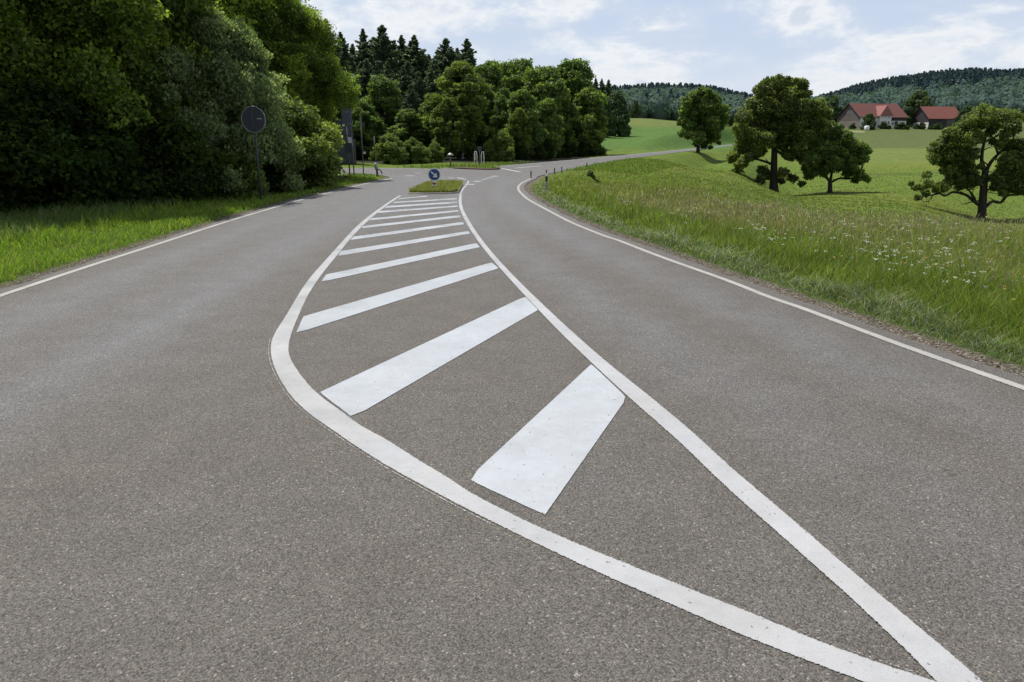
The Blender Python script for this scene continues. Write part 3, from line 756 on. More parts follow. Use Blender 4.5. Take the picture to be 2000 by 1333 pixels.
# wood behind the junction
def spr(u, v, Y, k, wide, label, group=None): return wood(P_F[k], 'spruce_tree', 'tree', u, Y, v, wide, label, group)
spr(645, 40, 112, 0, 1.15, 'dark spruce directly right of the tall left wood, highest against the sky')
spr(672, 64, 118, 1, 1.0, 'slim spruce just right of the highest spruce on the left')
spr(715, 58, 122, 1, 1.05, 'pointed spruce with thin tip left of the bushy spruce')
spr(752, 50, 115, 2, 1.15, 'bushy spruce with broad top in the middle of the spruce row')
spr(789, 71, 120, 0, 1.0, 'slender dark spruce, left one of the close pair right of the bushy spruce')
spr(813, 70, 118, 1, 1.25, 'dark spruce, right one of the close pair right of the bushy spruce')
spr(874, 76, 116, 2, 1.15, 'wide dark spruce, left one of the last two before the leafy trees')
spr(914, 78, 118, 0, 1.2, 'dark spruce with ragged top, last of the row before the leafy trees')
for i, (u, v, Y) in enumerate([(695, 88, 128), (735, 84, 130), (770, 90, 130), (840, 108, 130), (632, 78, 125), (600, 60, 125), (892, 104, 128), (850, 118, 112), (800, 120, 105), (940, 128, 125), (660, 110, 105), (720, 116, 104), (760, 122, 103), (678, 84, 116), (736, 74, 124), (774, 82, 122), (828, 98, 124), (860, 100, 120), (895, 96, 122), (790, 130, 98), (820, 140, 96), (770, 150, 92), (845, 135, 97), (805, 165, 88), (925, 118, 126)]):
    spr(u, v, Y, i % 3, 1.1, 'dark spruce in the second row of the wood behind the junction', 'second row of spruces behind the junction')
for (k, u, Y, v, w, lab) in [
    (1, 672, 72, 150, .8, 'leafy tree behind the slim blue grey tower'),
    (0, 748, 78, 156, .95, 'light green leafy tree left of the dark gap between the spruces'),
    (2, 712, 70, 205, 1.1, 'small leafy tree behind the left group of poles'),
    (2, 800, 70, 218, 1.25, 'low spreading tree on the slope right of the poles'),
    (1, 850, 74, 190, .8, 'mid green tree left of the tall birch'),
    (0, 955, 92, 130, .85, 'tall leafy tree right behind the birch'),
    (1, 1010, 98, 124, .8, 'tall leafy tree with pointed top in the middle of the right group'),
    (2, 985, 82, 180, .85, 'mid green tree between the birch and the pale leafy tree'),
    (0, 1022, 72, 184, .95, 'pale green rounded tree at the roadside left of the far bend'),
    (1, 1060, 92, 138, .9, 'leafy tree left of the large dark round crowned tree'),
    (0, 1068, 76, 200, .9, 'mid green tree at the roadside right of the pale rounded tree'),
    (1, 1115, 100, 127, 1.0, 'large dark round crowned tree at the right end of the wood'),
    (2, 1148, 94, 178, 1.0, 'dark tree overhanging the field at the right end of the wood')]:
    wood(P_M[k], B_, 'tree', u, Y, v, w, lab)
wood(P_B, 'birch_tree', 'tree', 902, 68, 128, 1.1, 'tall yellowish green birch behind the keep right sign')
wood(P_B, 'birch_tree', 'tree', 878, 66, 195, 1.0, 'smaller birch leaning against the left of the tall birch')
wood(P_B, 'birch_tree', 'tree', 1013, 70, 215, .8, 'small birch with pale stem right of the light green bush')
for (k, u, Y, v, w, lab) in [(0, 762, 59, 268, .95, 'light green bush right of the group of poles'), (1, 808, 60, 276, .95, 'light green bush in the middle of the bush row behind the junction'),
    (0, 850, 61, 283, .8, 'pale bush at the right end of the bush row behind the junction'), (1, 978, 66, 262, .85, 'light green bush right of the white framed board'),
    (1, 735, 64, 292, .8, 'dark low bush behind the thin wooden post')]:
    wood(P_S[k], 'shrub', 'shrub', u, Y, v, w, lab)
for i, (u, Y, h) in enumerate([(640, 63, 4.2), (700, 66, 3.2), (830, 70, 3.4), (900, 71, 3.0), (940, 72, 4.0), (1040, 74, 4.5), (1085, 80, 5), (1120, 86, 5), (1150, 90, 4.5), (590, 66, 6), (540, 66, 8), (1000, 70, 3)]):
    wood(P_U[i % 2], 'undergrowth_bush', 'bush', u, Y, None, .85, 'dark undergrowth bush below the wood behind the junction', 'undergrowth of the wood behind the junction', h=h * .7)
for i, (u, Y, h) in enumerate([(560, 85, 14), (600, 95, 12), (965, 110, 9.5), (1030, 115, 9), (1080, 112, 9), (450, 80, 16), (350, 75, 16), (1120, 120, 9), (930, 84, 7)]):
    wood(P_M[(i + 1) % 3], B_, 'tree', u, Y, None, 1.1, 'leafy tree in the depth of the wood behind the junction', 'trees in the depth of the wood behind the junction', h=h)

# trees beyond, at the far field
wood(P_D[1], B_, 'tree', 1202, 170, 187, .75, 'dark green tree standing in the field right of the wood')
wood(P_D[0], B_, 'tree', 1178, 162, 196, .6, 'dark tree touching the wood at the left end of the far field')
wood(P_D[1], B_, 'tree', 1239, 268, 199, .62, 'small round light green tree on the crest of the far field')
for i, (u, v) in enumerate([(1161, 153), (1173, 154), (1186, 156)]):
    spr(u, v, 230, i, .95, ['left one of three far dark spruces right of the wood', 'middle one of three far dark spruces right of the wood', 'right one of three far dark spruces right of the wood'][i])

# specimen trees drawn limb by limb -----------------------------------
def specimen(kind, label, base_px, Y, crop, sc, clumps, limbs, leafmat, leaf, per, depth, seed, twigs=True):
    """clump / limb coordinates are sketch units; sc = sketch units per photo pixel; depth = crown half-depth in sketch units"""
    r = np.random.default_rng(seed)
    p = at(base_px[0], base_px[1], Y); z0 = tz(p[0], Y); k = Y / F / sc / math.cos(TH) * 0.985
    e = empty(kind, (p[0], Y, z0)); bx, by = crop
    cl = []
    def loc(cx, cy):
        q = at(base_px[0] + (cx - bx) / sc, base_px[1] + (cy - by) / sc, Y); return q[0] - p[0], q[2] - z0
    for (cx, cy, cr) in clumps:
        x, z = loc(cx, cy)
        m = 2 if cr * k > .7 else 1
        for q in range(m + 1):
            dd = r.uniform(-1, 1) * depth * k * (1 - .35 * q) if q else r.uniform(-.35, .35) * depth * k
            sx_, sz_ = dd * p[0] / Y, dd * (z + z0 - H) / Y
            cl.append((x + sx_ + r.normal(0, .12) * cr * k, dd, z + sz_ + r.normal(0, .12) * cr * k, cr * k * r.uniform(.66, .95)))
            for _ in range(4):
                a_ = r.normal(0, 1, 3); a_ /= np.linalg.norm(a_)
                cl.append((x + sx_ + a_[0] * cr * k * .85, dd + a_[1] * cr * k * .8, z + sz_ + a_[2] * cr * k * .75, cr * k * r.uniform(.24, .44)))
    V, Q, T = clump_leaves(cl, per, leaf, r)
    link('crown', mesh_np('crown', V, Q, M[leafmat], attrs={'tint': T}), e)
    mb = MB()
    for li, (pts, w0, w1) in enumerate(limbs):
        dd = 0 if li == 0 else r.uniform(-.5, .5) * depth * k
        n = len(pts); P3 = []
        for i, (cx, cy) in enumerate(pts): lx, lz = loc(cx, cy); q_ = dd * (i / max(1, n - 1)); P3.append((lx + q_ * p[0] / Y, q_, lz + q_ * (lz + z0 - H) / Y))
        P3 = spline(P3, 4); m = len(P3)
        rad = [max(.012, (w0 + (w1 - w0) * (i / (m - 1))) * k / 2) for i in range(m)]
        if li == 0: rad[0] *= 1.45; rad[1] *= 1.15; P3[0][2] -= .3
        mb.tube(P3, rad, 9)
        if twigs and li:
            for i in range(2, m, 3):
                q = P3[i]; d_ = r.normal(0, 1, 3); d_[2] = abs(d_[2]) * .7; d_ /= np.linalg.norm(d_)
                L = rad[0] * r.uniform(4, 8); mb.tube([q, q + d_ * L * .5 + np.array([0, 0, .05]), q + d_ * L], [rad[i] * .5, rad[i] * .3, .01], 5, False)
    if twigs:   # branches out to the clumps
        tp = np.array([(loc(cx, cy)[0], 0, loc(cx, cy)[1]) for L in limbs for cx, cy in L[0]])
        for (x, y, z, c) in cl[::4]:
            q = np.array([x, y, z]); j = np.argmin(((tp - q) ** 2).sum(1)); s = tp[j]
            mb.tube([s, (s + q) / 2 + r.normal(0, .12, 3), q], [.045, .03, .01], 4, False)
    mb.build('trunk', M['bark'], e, True)
    return tag(e, label, 'tree')

OAK_R = [(900,160,100),(1050,150,100),(1180,190,90),(1235,285,55),(780,215,90),(690,290,90),(560,330,75),(480,420,75),(400,500,75),(360,600,60),(440,650,60),(560,560,85),(680,430,95),(800,380,75),
 (640,600,85),(740,560,75),(700,720,75),(760,830,75),(640,820,55),(540,840,60),(460,900,55),(390,930,45),(300,880,48),(280,790,38),(180,910,38),(115,875,24),(175,1025,28),(260,975,38),(460,745,35),
 (1065,440,45),(1180,490,75),(1290,480,80),(1130,350,55),(1160,640,90),(1280,640,95),(1100,770,85),(1230,790,100),(1060,890,70),(1180,920,65),(1310,930,65),(1000,250,60),
 (1400,600,95),(1420,780,100),(1400,480,70),(1400,930,65),(1500,700,85),(1490,560,70),(1520,860,70)]
OAK_R = [(a, b, c * 1.2) for a, b, c in OAK_R] + [(980, 420, 45), (960, 330, 50), (860, 700, 40), (1010, 820, 60), (560, 720, 50), (620, 920, 45), (1100, 980, 45)]
OAK_R_L = [([(870,1255),(878,1130),(895,900),(912,730)],90,62),([(905,730),(873,640),(880,520),(900,430),(930,300),(940,190)],42,14),([(925,730),(975,640),(1050,560),(1130,490),(1210,400),(1230,300)],40,12),
 ([(1050,560),(1020,470),(1010,380)],24,10),([(870,1130),(775,1060),(700,1000),(560,970),(470,1010),(400,975),(330,1015),(292,1072)],36,9),([(420,985),(340,1000),(250,1015),(205,945),(110,940)],18,7),
 ([(790,1050),(735,950),(640,900)],26,10),([(850,1060),(740,1085),(662,1105)],14,5),([(915,1130),(985,1072),(1080,1082),(1150,1010),(1260,1000),(1400,980),(1500,900)],36,12),
 ([(885,930),(780,780),(690,620),(620,450),(560,380)],30,10),([(900,880),(1040,770),(1190,660),(1300,600)],30,10),([(250,1010),(200,1060),(140,1050)],9,4),([(900,960),(1060,900),(1200,850)],24,8)]
specimen('oak_tree', 'gnarled old oak at the right edge with bare forked limbs showing', (1917, 427), 70, (870, 1255), 5.55, OAK_R, OAK_R_L, 'leaf_oak', .125, 1150, 330, 3)
OAK_1 = [(330,210,42),(400,200,46),(480,210,46),(550,220,38),(290,260,46),(370,280,62),(470,290,64),(560,290,50),(240,350,50),(320,370,70),(430,380,72),(540,370,70),(640,370,60),(700,400,44),
 (180,420,54),(260,460,70),(370,480,75),(490,470,75),(600,470,70),(690,470,52),(150,500,44),(210,560,60),(310,570,68),(430,570,64),(550,580,72),(660,560,66),(170,620,50),(260,640,58),(100,690,38),
 (160,720,42),(90,785,20),(140,775,30),(480,660,50),(580,680,60),(660,650,60),(300,770,34),(290,830,34),(330,810,32),(430,790,36),(500,830,36),(550,862,24),(420,840,28),(590,740,42),(215,690,34),(620,800,30)]
OAK_1_L = [([(370,918),(372,800),(376,640),(385,480),(400,300)],54,18),([(375,740),(300,712),(220,700),(130,745)],18,6),([(385,790),(470,800),(555,860)],16,5),([(380,640),(470,690),(580,660)],18,6),
 ([(380,600),(290,520),(200,440)],20,6),([(385,540),(500,450),(620,370)],22,6),([(385,480),(330,380),(300,280)],18,6),([(390,440),(470,330),(530,240)],18,6),([(372,800),(320,800),(290,840)],10,4)]
specimen('oak_tree', 'large full crowned oak in the middle of the meadow, tallest of the field trees', (1511, 376), 90, (370, 916), 3.333, OAK_1, OAK_1_L, 'leaf_oak', .15, 900, 230, 4)
PEAR = [(780,510,40),(740,560,50),(830,560,50),(880,610,46),(940,620,40),(990,645,24),(700,620,50),(780,640,58),(860,680,58),(940,690,40),(700,700,56),(780,725,54),(860,755,48),(930,800,38),(980,825,26),
 (650,760,46),(600,800,38),(700,780,34),(900,840,24),(850,790,30),(620,700,50)]
PEAR_L = [([(737,918),(738,870),(737,830)],30,24),([(737,845),(700,790),(670,720),(690,620)],18,5),([(740,850),(800,822),(860,826),(930,800)],16,5),([(738,840),(760,740),(800,600)],18,5),([(738,840),(640,770)],10,4)]
specimen('fruit_tree', 'smaller spreading fruit tree standing close right of the large oak', (1621, 377), 88, (737, 916), 3.333, PEAR, PEAR_L, 'leaf_mid', .14, 900, 130, 5)
LONE = [(1130,330,56),(1210,340,56),(1040,390,66),(1150,430,90),(1280,440,80),(1360,440,50),(950,470,66),(1060,520,90),(1200,550,100),(1330,550,90),(1430,560,60),(900,600,60),(1000,640,90),(1130,680,100),
 (1270,680,100),(1390,680,80),(885,740,60),(970,780,80),(1100,820,90),(1240,820,90),(1350,800,70),(875,880,48),(950,920,42),(1090,930,80),(1220,950,75),(1310,930,60),(1060,1010,46),(1160,1040,46),(1250,1060,30),(1360,1000,30),(1290,750,80)]
LONE_L = [([(1085,1217),(1088,1100),(1100,900),(1130,600)],58,24),([(1095,1020),(960,900),(900,780)],22,8),([(1100,980),(1250,850),(1370,700)],22,8),([(1100,880),(1000,700),(960,520)],20,8),([(1110,800),(1240,640),(1320,500)],20,8)]
specimen('maple_tree', 'dense round maple beside the far road, left of the large oak', (1363, 311), 118, (1085, 1215), 6.664, LONE, LONE_L, 'leaf_mid', .18, 750, 260, 6)

# small leaning sapling on the bank
def small_bush():
    p = at(1172, 359, 34.5); z = tz(p[0], 34.5); e = empty('leaning_shrub', (p[0], 34.5, z)); r = np.random.default_rng(2)
    k = 34.5 / F
    mb = MB(); mb.tube([(0, 0, -.05), (-.12, 0, .14), (-.36, 0, .3), (-.44, 0, .5)], [.05, .04, .035, .02], 6); mb.build('stem', M['bark'], e, True)
    V, Q, T = clump_leaves([(-.46, 0, .5, .15), (-.56, .05, .44, .09), (-.3, 0, .34, .09), (-.1, .05, .16, .11), (-.38, 0, .4, .1)], 9000, .05, r)
    link('foliage', mesh_np('foliage', V, Q, M['leaf_oak'], attrs={'tint': T}), e)
    tag(e, 'small dark leaning shrub alone on the grass bank inside the bend', 'shrub')
small_bush()

# ------------------------------------------------------------------ far wooded hills (one mass each)
ico_v = []; ph = (1 + 5 ** .5) / 2
for a, b in ((-1, ph), (1, ph), (-1, -ph), (1, -ph)): ico_v += [(a, b, 0)]
for a, b in ((-1, ph), (1, ph), (-1, -ph), (1, -ph)): ico_v += [(0, a, b)]
for a, b in ((ph, -1), (ph, 1), (-ph, -1), (-ph, 1)): ico_v += [(a, 0, b)]
ico_v = np.array(ico_v) / math.hypot(1, ph)
ico_f = np.array([(0,11,5),(0,5,1),(0,1,7),(0,7,10),(0,10,11),(1,5,9),(5,11,4),(11,10,2),(10,7,6),(7,1,8),(3,9,4),(3,4,2),(3,2,6),(3,6,8),(3,8,9),(4,9,5),(2,4,11),(6,2,10),(8,6,7),(9,8,1)])
def far_forest(name, label, pts, seed, leafn=170):
    r = np.random.default_rng(seed)
    for kind, mat in ((0, 'leaf_far'), (1, 'needle_far')):
        sel = [p for p in pts if p[5] == kind]
        if not sel: continue
        VV, QQ, FF, TT = [], [], [], []; b = 0
        for (x, y, z, h, w, kd) in sel:
            if kd == 0:
                D = r.normal(0, 1, (leafn, 3)); D /= np.linalg.norm(D, axis=1, keepdims=True); D[:, 2] = np.abs(D[:, 2]) * 1.0 - .25
                lump = 1 + .2 * np.sin(D[:, 0] * 6 + x) * np.sin(D[:, 1] * 6 + y)
                P = np.array([x, y, z + h * .5]) + D * np.array([w, w, h * .52]) * (lump * r.uniform(.8, 1.05, leafn))[:, None]
                N = D + r.normal(0, .25, (leafn, 3)); sz = .17 * w
                core = ico_v * np.array([w * .8, w * .8, h * .42]) + np.array([x, y, z + h * .45])
            else:
                n = leafn; t = r.uniform(0, 1, n) ** .8; a = r.uniform(0, 6.28, n); q = (1 - t) * w * r.uniform(.7, 1.15, n) + .1
                P = np.stack([x + q * np.cos(a), y + q * np.sin(a), z + h * (.1 + .9 * t)], 1)
                N = np.stack([np.cos(a) * .8, np.sin(a) * .8, np.full(n, .6)], 1) + r.normal(0, .35, (n, 3)); sz = .32 * w * 1.0
                core = ico_v * np.array([w * .45, w * .45, h * .4]) + np.array([x, y, z + h * .4])
            V, Q = leaf_quads(P, N, sz, r, 1.5)
            t0 = r.uniform(.1, .9)
            VV += [V, core]; QQ.append(Q + b); b += len(V); FF.append(ico_f + b); b += 12
            TT += [np.repeat(np.clip(t0 + r.normal(0, .15, len(P)), 0, 1), 4), np.full(12, .1)]
        me = mesh_np(name, np.concatenate(VV), [np.concatenate(QQ), np.concatenate(FF)], M[mat], attrs={'tint': np.concatenate(TT)})
        tag(link(name, me), label if kind == 0 else label.replace('leafy', 'spruce'), 'forest', None, 'stuff')
def scatter(u0, u1, Y0, Y1, sp, r, fn):
    pts = []
    Y = Y0
    while Y < Y1:
        x0, x1 = (u0 - 1000) / F * Y, (u1 - 1000) / F * Y; x = x0
        while x < x1:
            pts.append((x + r.uniform(-.4, .4) * sp, Y + r.uniform(-.4, .4) * sp)); x += sp
        Y += sp
    P = np.array(pts); Z = terrain(P[:, 0], P[:, 1], False); out = []
    for (x, y), z in zip(P, Z): out.append(fn(x, y, z, r))
    return [o for o in out if o]
r = np.random.default_rng(99)
def fR(x, y, z, r):
    u = 1000 + F * x / y; top = sm(np.array([y + 25 * math.sin(x * .03)]), 500, 540)[0]; k = 1 if r.uniform() < .02 + .97 * top else 0
    h = r.uniform(12.5, 15) if k else r.uniform(11, 15.5)
    return (x, y, z - 1, h * (1.05 if k else 1), (h * .27) if k else (h * .46), k)
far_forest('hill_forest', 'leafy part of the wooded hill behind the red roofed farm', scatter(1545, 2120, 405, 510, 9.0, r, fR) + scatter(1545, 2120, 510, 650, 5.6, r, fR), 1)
def fL(x, y, z, r):
    k = 1 if noise2(np.array([x]), np.array([y]), .025, 77)[0] + (1.2 if y > 650 else -.15) + r.normal(0, .08) > 0.05 else 0
    h = r.uniform(11, 15) if k else r.uniform(10, 14)
    return (x, y, z - 1, h, (h * .26) if k else (h * .44), k)
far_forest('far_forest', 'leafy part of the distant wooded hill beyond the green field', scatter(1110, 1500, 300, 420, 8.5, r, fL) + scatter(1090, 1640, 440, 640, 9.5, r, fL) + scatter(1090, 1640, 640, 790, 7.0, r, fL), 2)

# ------------------------------------------------------------------ farm
def farm_pos(cropx, cropy, Y): u = 1600 + cropx / 5.556; v = 180 + cropy / 5.556; return at(u, v, Y)
def prism_house(name, label, corner, alpha, W, L, h_eave, h_ridge, walls_long, walls_gable, gable_low, roof, low_h):
    e = empty(name, corner, alpha)
    # local: x along ridge from the near corner, y back along the gable
    m = MB(); m.box((L / 2, W / 2, h_eave / 2 - .5), (L, W, h_eave + 1)); m.build('wall', M[walls_long], e)
    for x0 in (-0.06, L - .06):
      m = MB(); m.add([(x0, 0.02, h_eave - .3), (x0, W - .02, h_eave - .3), (x0, W / 2, h_ridge - .15), (x0 + .12, 0.02, h_eave - .3), (x0 + .12, W - .02, h_eave - .3), (x0 + .12, W / 2, h_ridge - .15)],
              [(0, 1, 2), (5, 4, 3), (0, 3, 4, 1), (1, 4, 5, 2), (2, 5, 3, 0)])
      m.build('gable', M[walls_gable], e)
    m = MB(); m.box((-.03, W / 2, low_h / 2 - .5), (.1, W - .04, low_h + 1)); m.build('gable_base', M[gable_low], e)
    if low_h < h_eave - .3:
        m = MB(); m.box((-.03, W / 2, (low_h + h_eave) / 2), (.1, W - .04, h_eave - low_h)); m.build('gable_boards', M[walls_gable], e)
    # roof slabs
    m = MB(); ov = .55; th = .22; sl = (h_ridge - h_eave) / (W / 2)
    for s in (0, 1):
        y0 = -ov if s == 0 else W + ov; z0 = h_eave - ov * sl
        m.add([(-ov, y0, z0), (L + ov, y0, z0), (L + ov, W / 2, h_ridge), (-ov, W / 2, h_ridge), (-ov, y0, z0 + th), (L + ov, y0, z0 + th), (L + ov, W / 2, h_ridge + th), (-ov, W / 2, h_ridge + th)],
              [(3, 2, 1, 0), (4, 5, 6, 7), (0, 1, 5, 4), (1, 2, 6, 5), (3, 0, 4, 7)])
    m.build('roof', M[roof], e)
    m = MB(); zb = h_eave - ov * sl
    m.tube([(-ov - .05, -ov, zb + .05), (-ov - .05, W / 2, h_ridge + .1), (-ov - .05, W + ov, zb + .05)], .16, 4); m.build('verge_board', M['dark_wood'], e)
    return tag(e, label, 'farmhouse')
a = R(13)
c = farm_pos(435, 387, 322); zc = tz(c[0], 322) + .2
c = (c[0], 322, zc)
W_, L_ = 15.0, 22.5
he, hr = 4.6, 10.0
fh = prism_house('farmhouse', 'long farmhouse with faded red tiled roof and white front, left of the barn', c, a, W_, L_, he, hr, 'render_white', 'boards', 'render_beige', 'tiles', 2.9)
m = MB(); m.box((18.7, -.05, 3.75), (7.4, .12, 1.5)); m.build('eave_boarding', M['dark_wood'], fh)
def window(parent, x, y, z, w, h, face='front', mat='window'):
    m = MB()
    if face == 'front': m.box((x, y, z), (w, .1, h))
    else: m.box((y, x, z), (.1, w, h))
    wd = m.build('window', M[mat], parent)
    f = MB(); t = .09
    for (dx, dz, sx, sz) in ((-w / 2, 0, t, h + t), (w / 2, 0, t, h + t), (0, h / 2, w + t, t), (0, -h / 2, w + t, t), (0, 0, t * .7, h)):
        if face == 'front': f.box((x + dx, y - .03, z + dz), (sx, .1, sz))
        else: f.box((y - .03, x + dx, z + dz), (.1, sx, sz))
    f.build('frame', M['render_white'], wd)
for x in (1.2, 3.0, 4.8, 15.9, 19.6, 21.2): window(fh, x, -.04, 1.9, .95, 1.25)
window(fh, 3.5, -.1, 1.6, 1.5, 1.9, 'side'); window(fh, 11.5, -.1, 1.6, 1.1, 1.4, 'side'); window(fh, 8.0, -.1, 6.6, .9, 1.1, 'side')
m = MB(); m.box((17.6, -.06, 1.35), (1.5, .14, 2.9)); m.build('door', M['dark_wood'], fh)
# cross gable (dormer house)
dx0, dx1 = 8.6, 14.2; m = MB(); m.box(((dx0 + dx1) / 2, .2, 2.3), (dx1 - dx0, 2.4, 5.6)); m.build('cross_wing_wall', M['render_white'], fh)
m = MB(); xm = (dx0 + dx1) / 2
m.add([(dx0 - .5, -1.5, 4.9), (dx1 + .5, -1.5, 4.9), (xm, -1.0, 9.2), (dx0 - .5, 1.4, 4.9), (dx1 + .5, 1.4, 4.9), (xm, 7.0, 9.2)], [(0, 1, 2), (0, 2, 5, 3), (1, 4, 5, 2), (0, 3, 4, 1), (3, 5, 4)])
m.build('cross_wing_roof', M['tiles_c'], fh)
for x in (9.8, 11.4, 13.0): window(fh, x, -1.03, 2.1, .9, 1.5); window(fh, x, -1.03, 4.35, .55, .5)

c = farm_pos(1180, 402, 334); c = (c[0], 334, tz(c[0], 334) + .1)
bn = prism_house('barn', 'dark timber barn with bright red roof and white base, right of the farmhouse', c, R(8), 12.5, 15.5, 4.3, 9.2, 'dark_wood', 'dark_wood', 'render_white', 'tiles_b', 2.6)
bn['category'] = 'barn'
m = MB(); m.box((11.7, -.06, 1.9), (7.4, .14, 4.4)); m.build('plaster_wall', M['boards'], bn)
m = MB(); m.box((6.6, -.08, 1.7), (3.6, .14, 3.6)); m.build('barn_door', M['black'], bn)
window(bn, 11.6, -.16, 1.5, 1.1, 1.1)
window(bn, 3.4, -.1, 1.4, .9, .9, 'side'); window(bn, 7.6, -.1, 1.2, 1.3, 1.4, 'side')

def ftree(k, cx, ctop, Y, wide, lab, grp=None):
    p = farm_pos(cx, ctop, Y); z = tz(p[0], Y)
    put_tree(P_D[k], B_, 'tree', p[0], Y, p[2] - z, wide, lab, grp, z)
ftree(1, 550, 245, 312, .95, 'small round tree in front of the farmhouse')
ftree(0, 1095, 10, 352, .85, 'tall leafy tree standing between the farmhouse and the barn')
ftree(0, 960, 175, 345, .8, 'leafy tree at the right end of the farmhouse')
ftree(1, 1615, 165, 325, .95, 'dark round tree at the right end of the barn')
ftree(0, 80, 130, 330, .8, 'tree left of the farmhouse, partly behind the large oak')
ftree(0, 140, 60, 372, 1.0, 'tall tree behind the left gable of the farmhouse')
for i, cx in enumerate([250, 360, 690, 760, 850, 900, 960, 1060, 1110, 1200, 1250, 1290, 1400, 1460]):
    p = farm_pos(cx, 385 + 12 * (cx > 1000), 316 if cx < 1000 else 325); z = tz(p[0], p[1])
    put_tree(P_D[i % 2], 'garden_bush', 'bush', p[0], p[1], 1.5 + .6 * (i % 3), 1.3, 'low garden bush in front of the farm buildings', 'garden bushes in front of the farm', z)
# white water tank by the little tree
p = farm_pos(515, 410, 308); e = empty('water_tank', (p[0], 308, tz(p[0], 308)))
m = MB(); m.tube([(0, 0, 0.0), (0, 0, .25), (0, 0, 1.5), (0, 0, 1.75)], [.9, 1.0, 1.0, .55], 14); m.build('tank', M['white'], e, True)
m = MB(); m.tube([(0, 0, 1.75), (0, 0, 1.95)], .25, 10); m.build('lid', M['black'], e)
tag(e, 'white round water tank beside the small tree at the farmhouse', 'tank')

# ------------------------------------------------------------------ signs, posts
def vpost(name, u, vb, Y, label, cat, group=None):
    p = at(u, vb, Y); e = empty(name, (p[0], Y, tz(p[0], Y))); return tag(e, label, cat, group)
# round sign seen from the back
Ys = 24.6; p = at(509, 394, Ys); e = empty('round_traffic_sign', (p[0], Ys, tz(p[0], Ys)))
tag(e, 'round traffic sign on a tall pole seen from its dark back, left verge', 'traffic sign')
zt = 2.0 + (270 - 208) / F * Ys * 1.0; 
top = at(494, 208, Ys)[2]; bot = at(496, 259, Ys)[2]; cz_ = (top + bot) / 2 - e.location.z; rr_ = (top - bot) / 2
m = MB(); m.tube([(0, .04, -.2), (0, .04, cz_ + rr_ * .9)], .033, 10); m.build('pole', M['sign_back'], e, True)
m = MB(); m.disc((0, 0, cz_), rr_ * .965, .012, 48); m.build('sign_panel', M['sign_back'], e)
m = MB(); m.tube([(rr_ * math.cos(t), 0, cz_ + rr_ * math.sin(t)) for t in np.linspace(0, 2 * math.pi, 49)], .014, 6, False); m.build('rim', M['sign_rim'], e, True)
m = MB(); m.box((0, -.03, cz_ + .02), (.09, .04, rr_ * 1.6)); m.build('clamp_rail', plain('clamp_rail', (.06, .065, .075), .6, .3), e)
m = MB(); m.box((rr_ * .52, -.011, cz_ + .02), (rr_ * .42, .004, rr_ * .1)); m.build('sticker', M['sign_rim'], e)
e.rotation_euler[2] = R(-8)

# keep right sign on the island
Yi = gp(850, 373)[1]; p = at(849, 373, Yi); e = empty('keep_right_sign', (p[0], Yi, .1))
tag(e, 'round blue sign with white arrow on a red and white post, grass island', 'traffic sign')
c0 = at(848, 341.5, Yi); rz_ = 12.2 / F * Yi; zc = c0[2] - .1
m = MB(); m.tube([(0, .03, -.1), (0, .03, zc)], .035, 10); m.build('post', M['grey_post'], e, True)
m = MB(); m.disc((0, .0, zc), rz_, .012, 48); m.build('sign_border', M['white'], e)
m = MB(); m.disc((0, -.0085, zc), rz_ * .86, .005, 48); m.build('sign_face', M['blue'], e)
def rot(pts, a): return [(x * math.cos(a) - y * math.sin(a), x * math.sin(a) + y * math.cos(a)) for x, y in pts]
k = rz_
arr = rot([(-.66 * k, .1 * k), (.12 * k, .1 * k), (.0 * k, .36 * k), (.2 * k, .36 * k), (.62 * k, 0), (.2 * k, -.36 * k), (.0 * k, -.36 * k), (.12 * k, -.1 * k), (-.66 * k, -.1 * k)], R(-42))
m = MB(); m.poly([(x, z + zc) for x, z in arr][::-1], .004, -.0155); m.build('arrow', M['white'], e)
m = MB(); m.tube([(0, .02, .02), (0, .02, zc - k * 1.02)], [.085, .06], 10); m.build('marker_sleeve', M['red'], e, True)
m = MB()
for q in (.3, .78): zz = (zc - k) * q; m.tube([(0, .02, zz), (0, .02, zz + .06)], .085, 10)
m.build('reflective_band', M['white'], e)

def delineator(u, vb, Y, h, label, group='roadside delineator posts', dark=False, lean=0):
    e = vpost('delineator_post', u, vb, Y, label, 'delineator', group)
    s = h; w = .05 * h / .9 + .012
    m = MB()
    def prism(z0, z1, ww): m.add([(-ww, -.03, z0), (ww, -.03, z0), (0, .05, z0), (-ww, -.03, z1), (ww, -.03, z1), (0, .05, z1 + (.0))], [(2, 1, 0), (3, 4, 5), (0, 1, 4, 3), (1, 2, 5, 4), (2, 0, 3, 5)])
    prism(-.1, s * .56, w); m.build('post', M['grey_post' if dark else 'sign_rim'], e)
    m = MB(); m.add([(-w, -.033, s * .56), (w, -.033, s * .56), (0, .053, s * .56), (-w, -.033, s * .86), (w, -.033, s * .86), (0, .053, s * .86)], [(2, 1, 0), (3, 4, 5), (0, 1, 4, 3), (1, 2, 5, 4), (2, 0, 3, 5)]); m.build('black_band', M['black'], e)
    m = MB(); m.add([(-w, -.03, s * .86), (w, -.03, s * .86), (0, .05, s * .86), (-w * .9, -.02, s * .97), (w * .9, -.02, s), (0, .04, s)], [(2, 1, 0), (3, 4, 5), (0, 1, 4, 3), (1, 2, 5, 4), (2, 0, 3, 5)]); m.build('cap', M['black' if dark else 'white'], e)
    e.rotation_euler[1] = lean
    return e
delineator(1067, 378, 29.5, .66, 'white delineator post with broad black band in the grass inside the bend')
delineator(678, 353, 34.5, .42, 'black topped delineator post in the left verge near the poles', lean=-.12)
delineator(1037, 351, 39.5, .38, 'dark weathered stub post at the tip of the inner bend', dark=True)
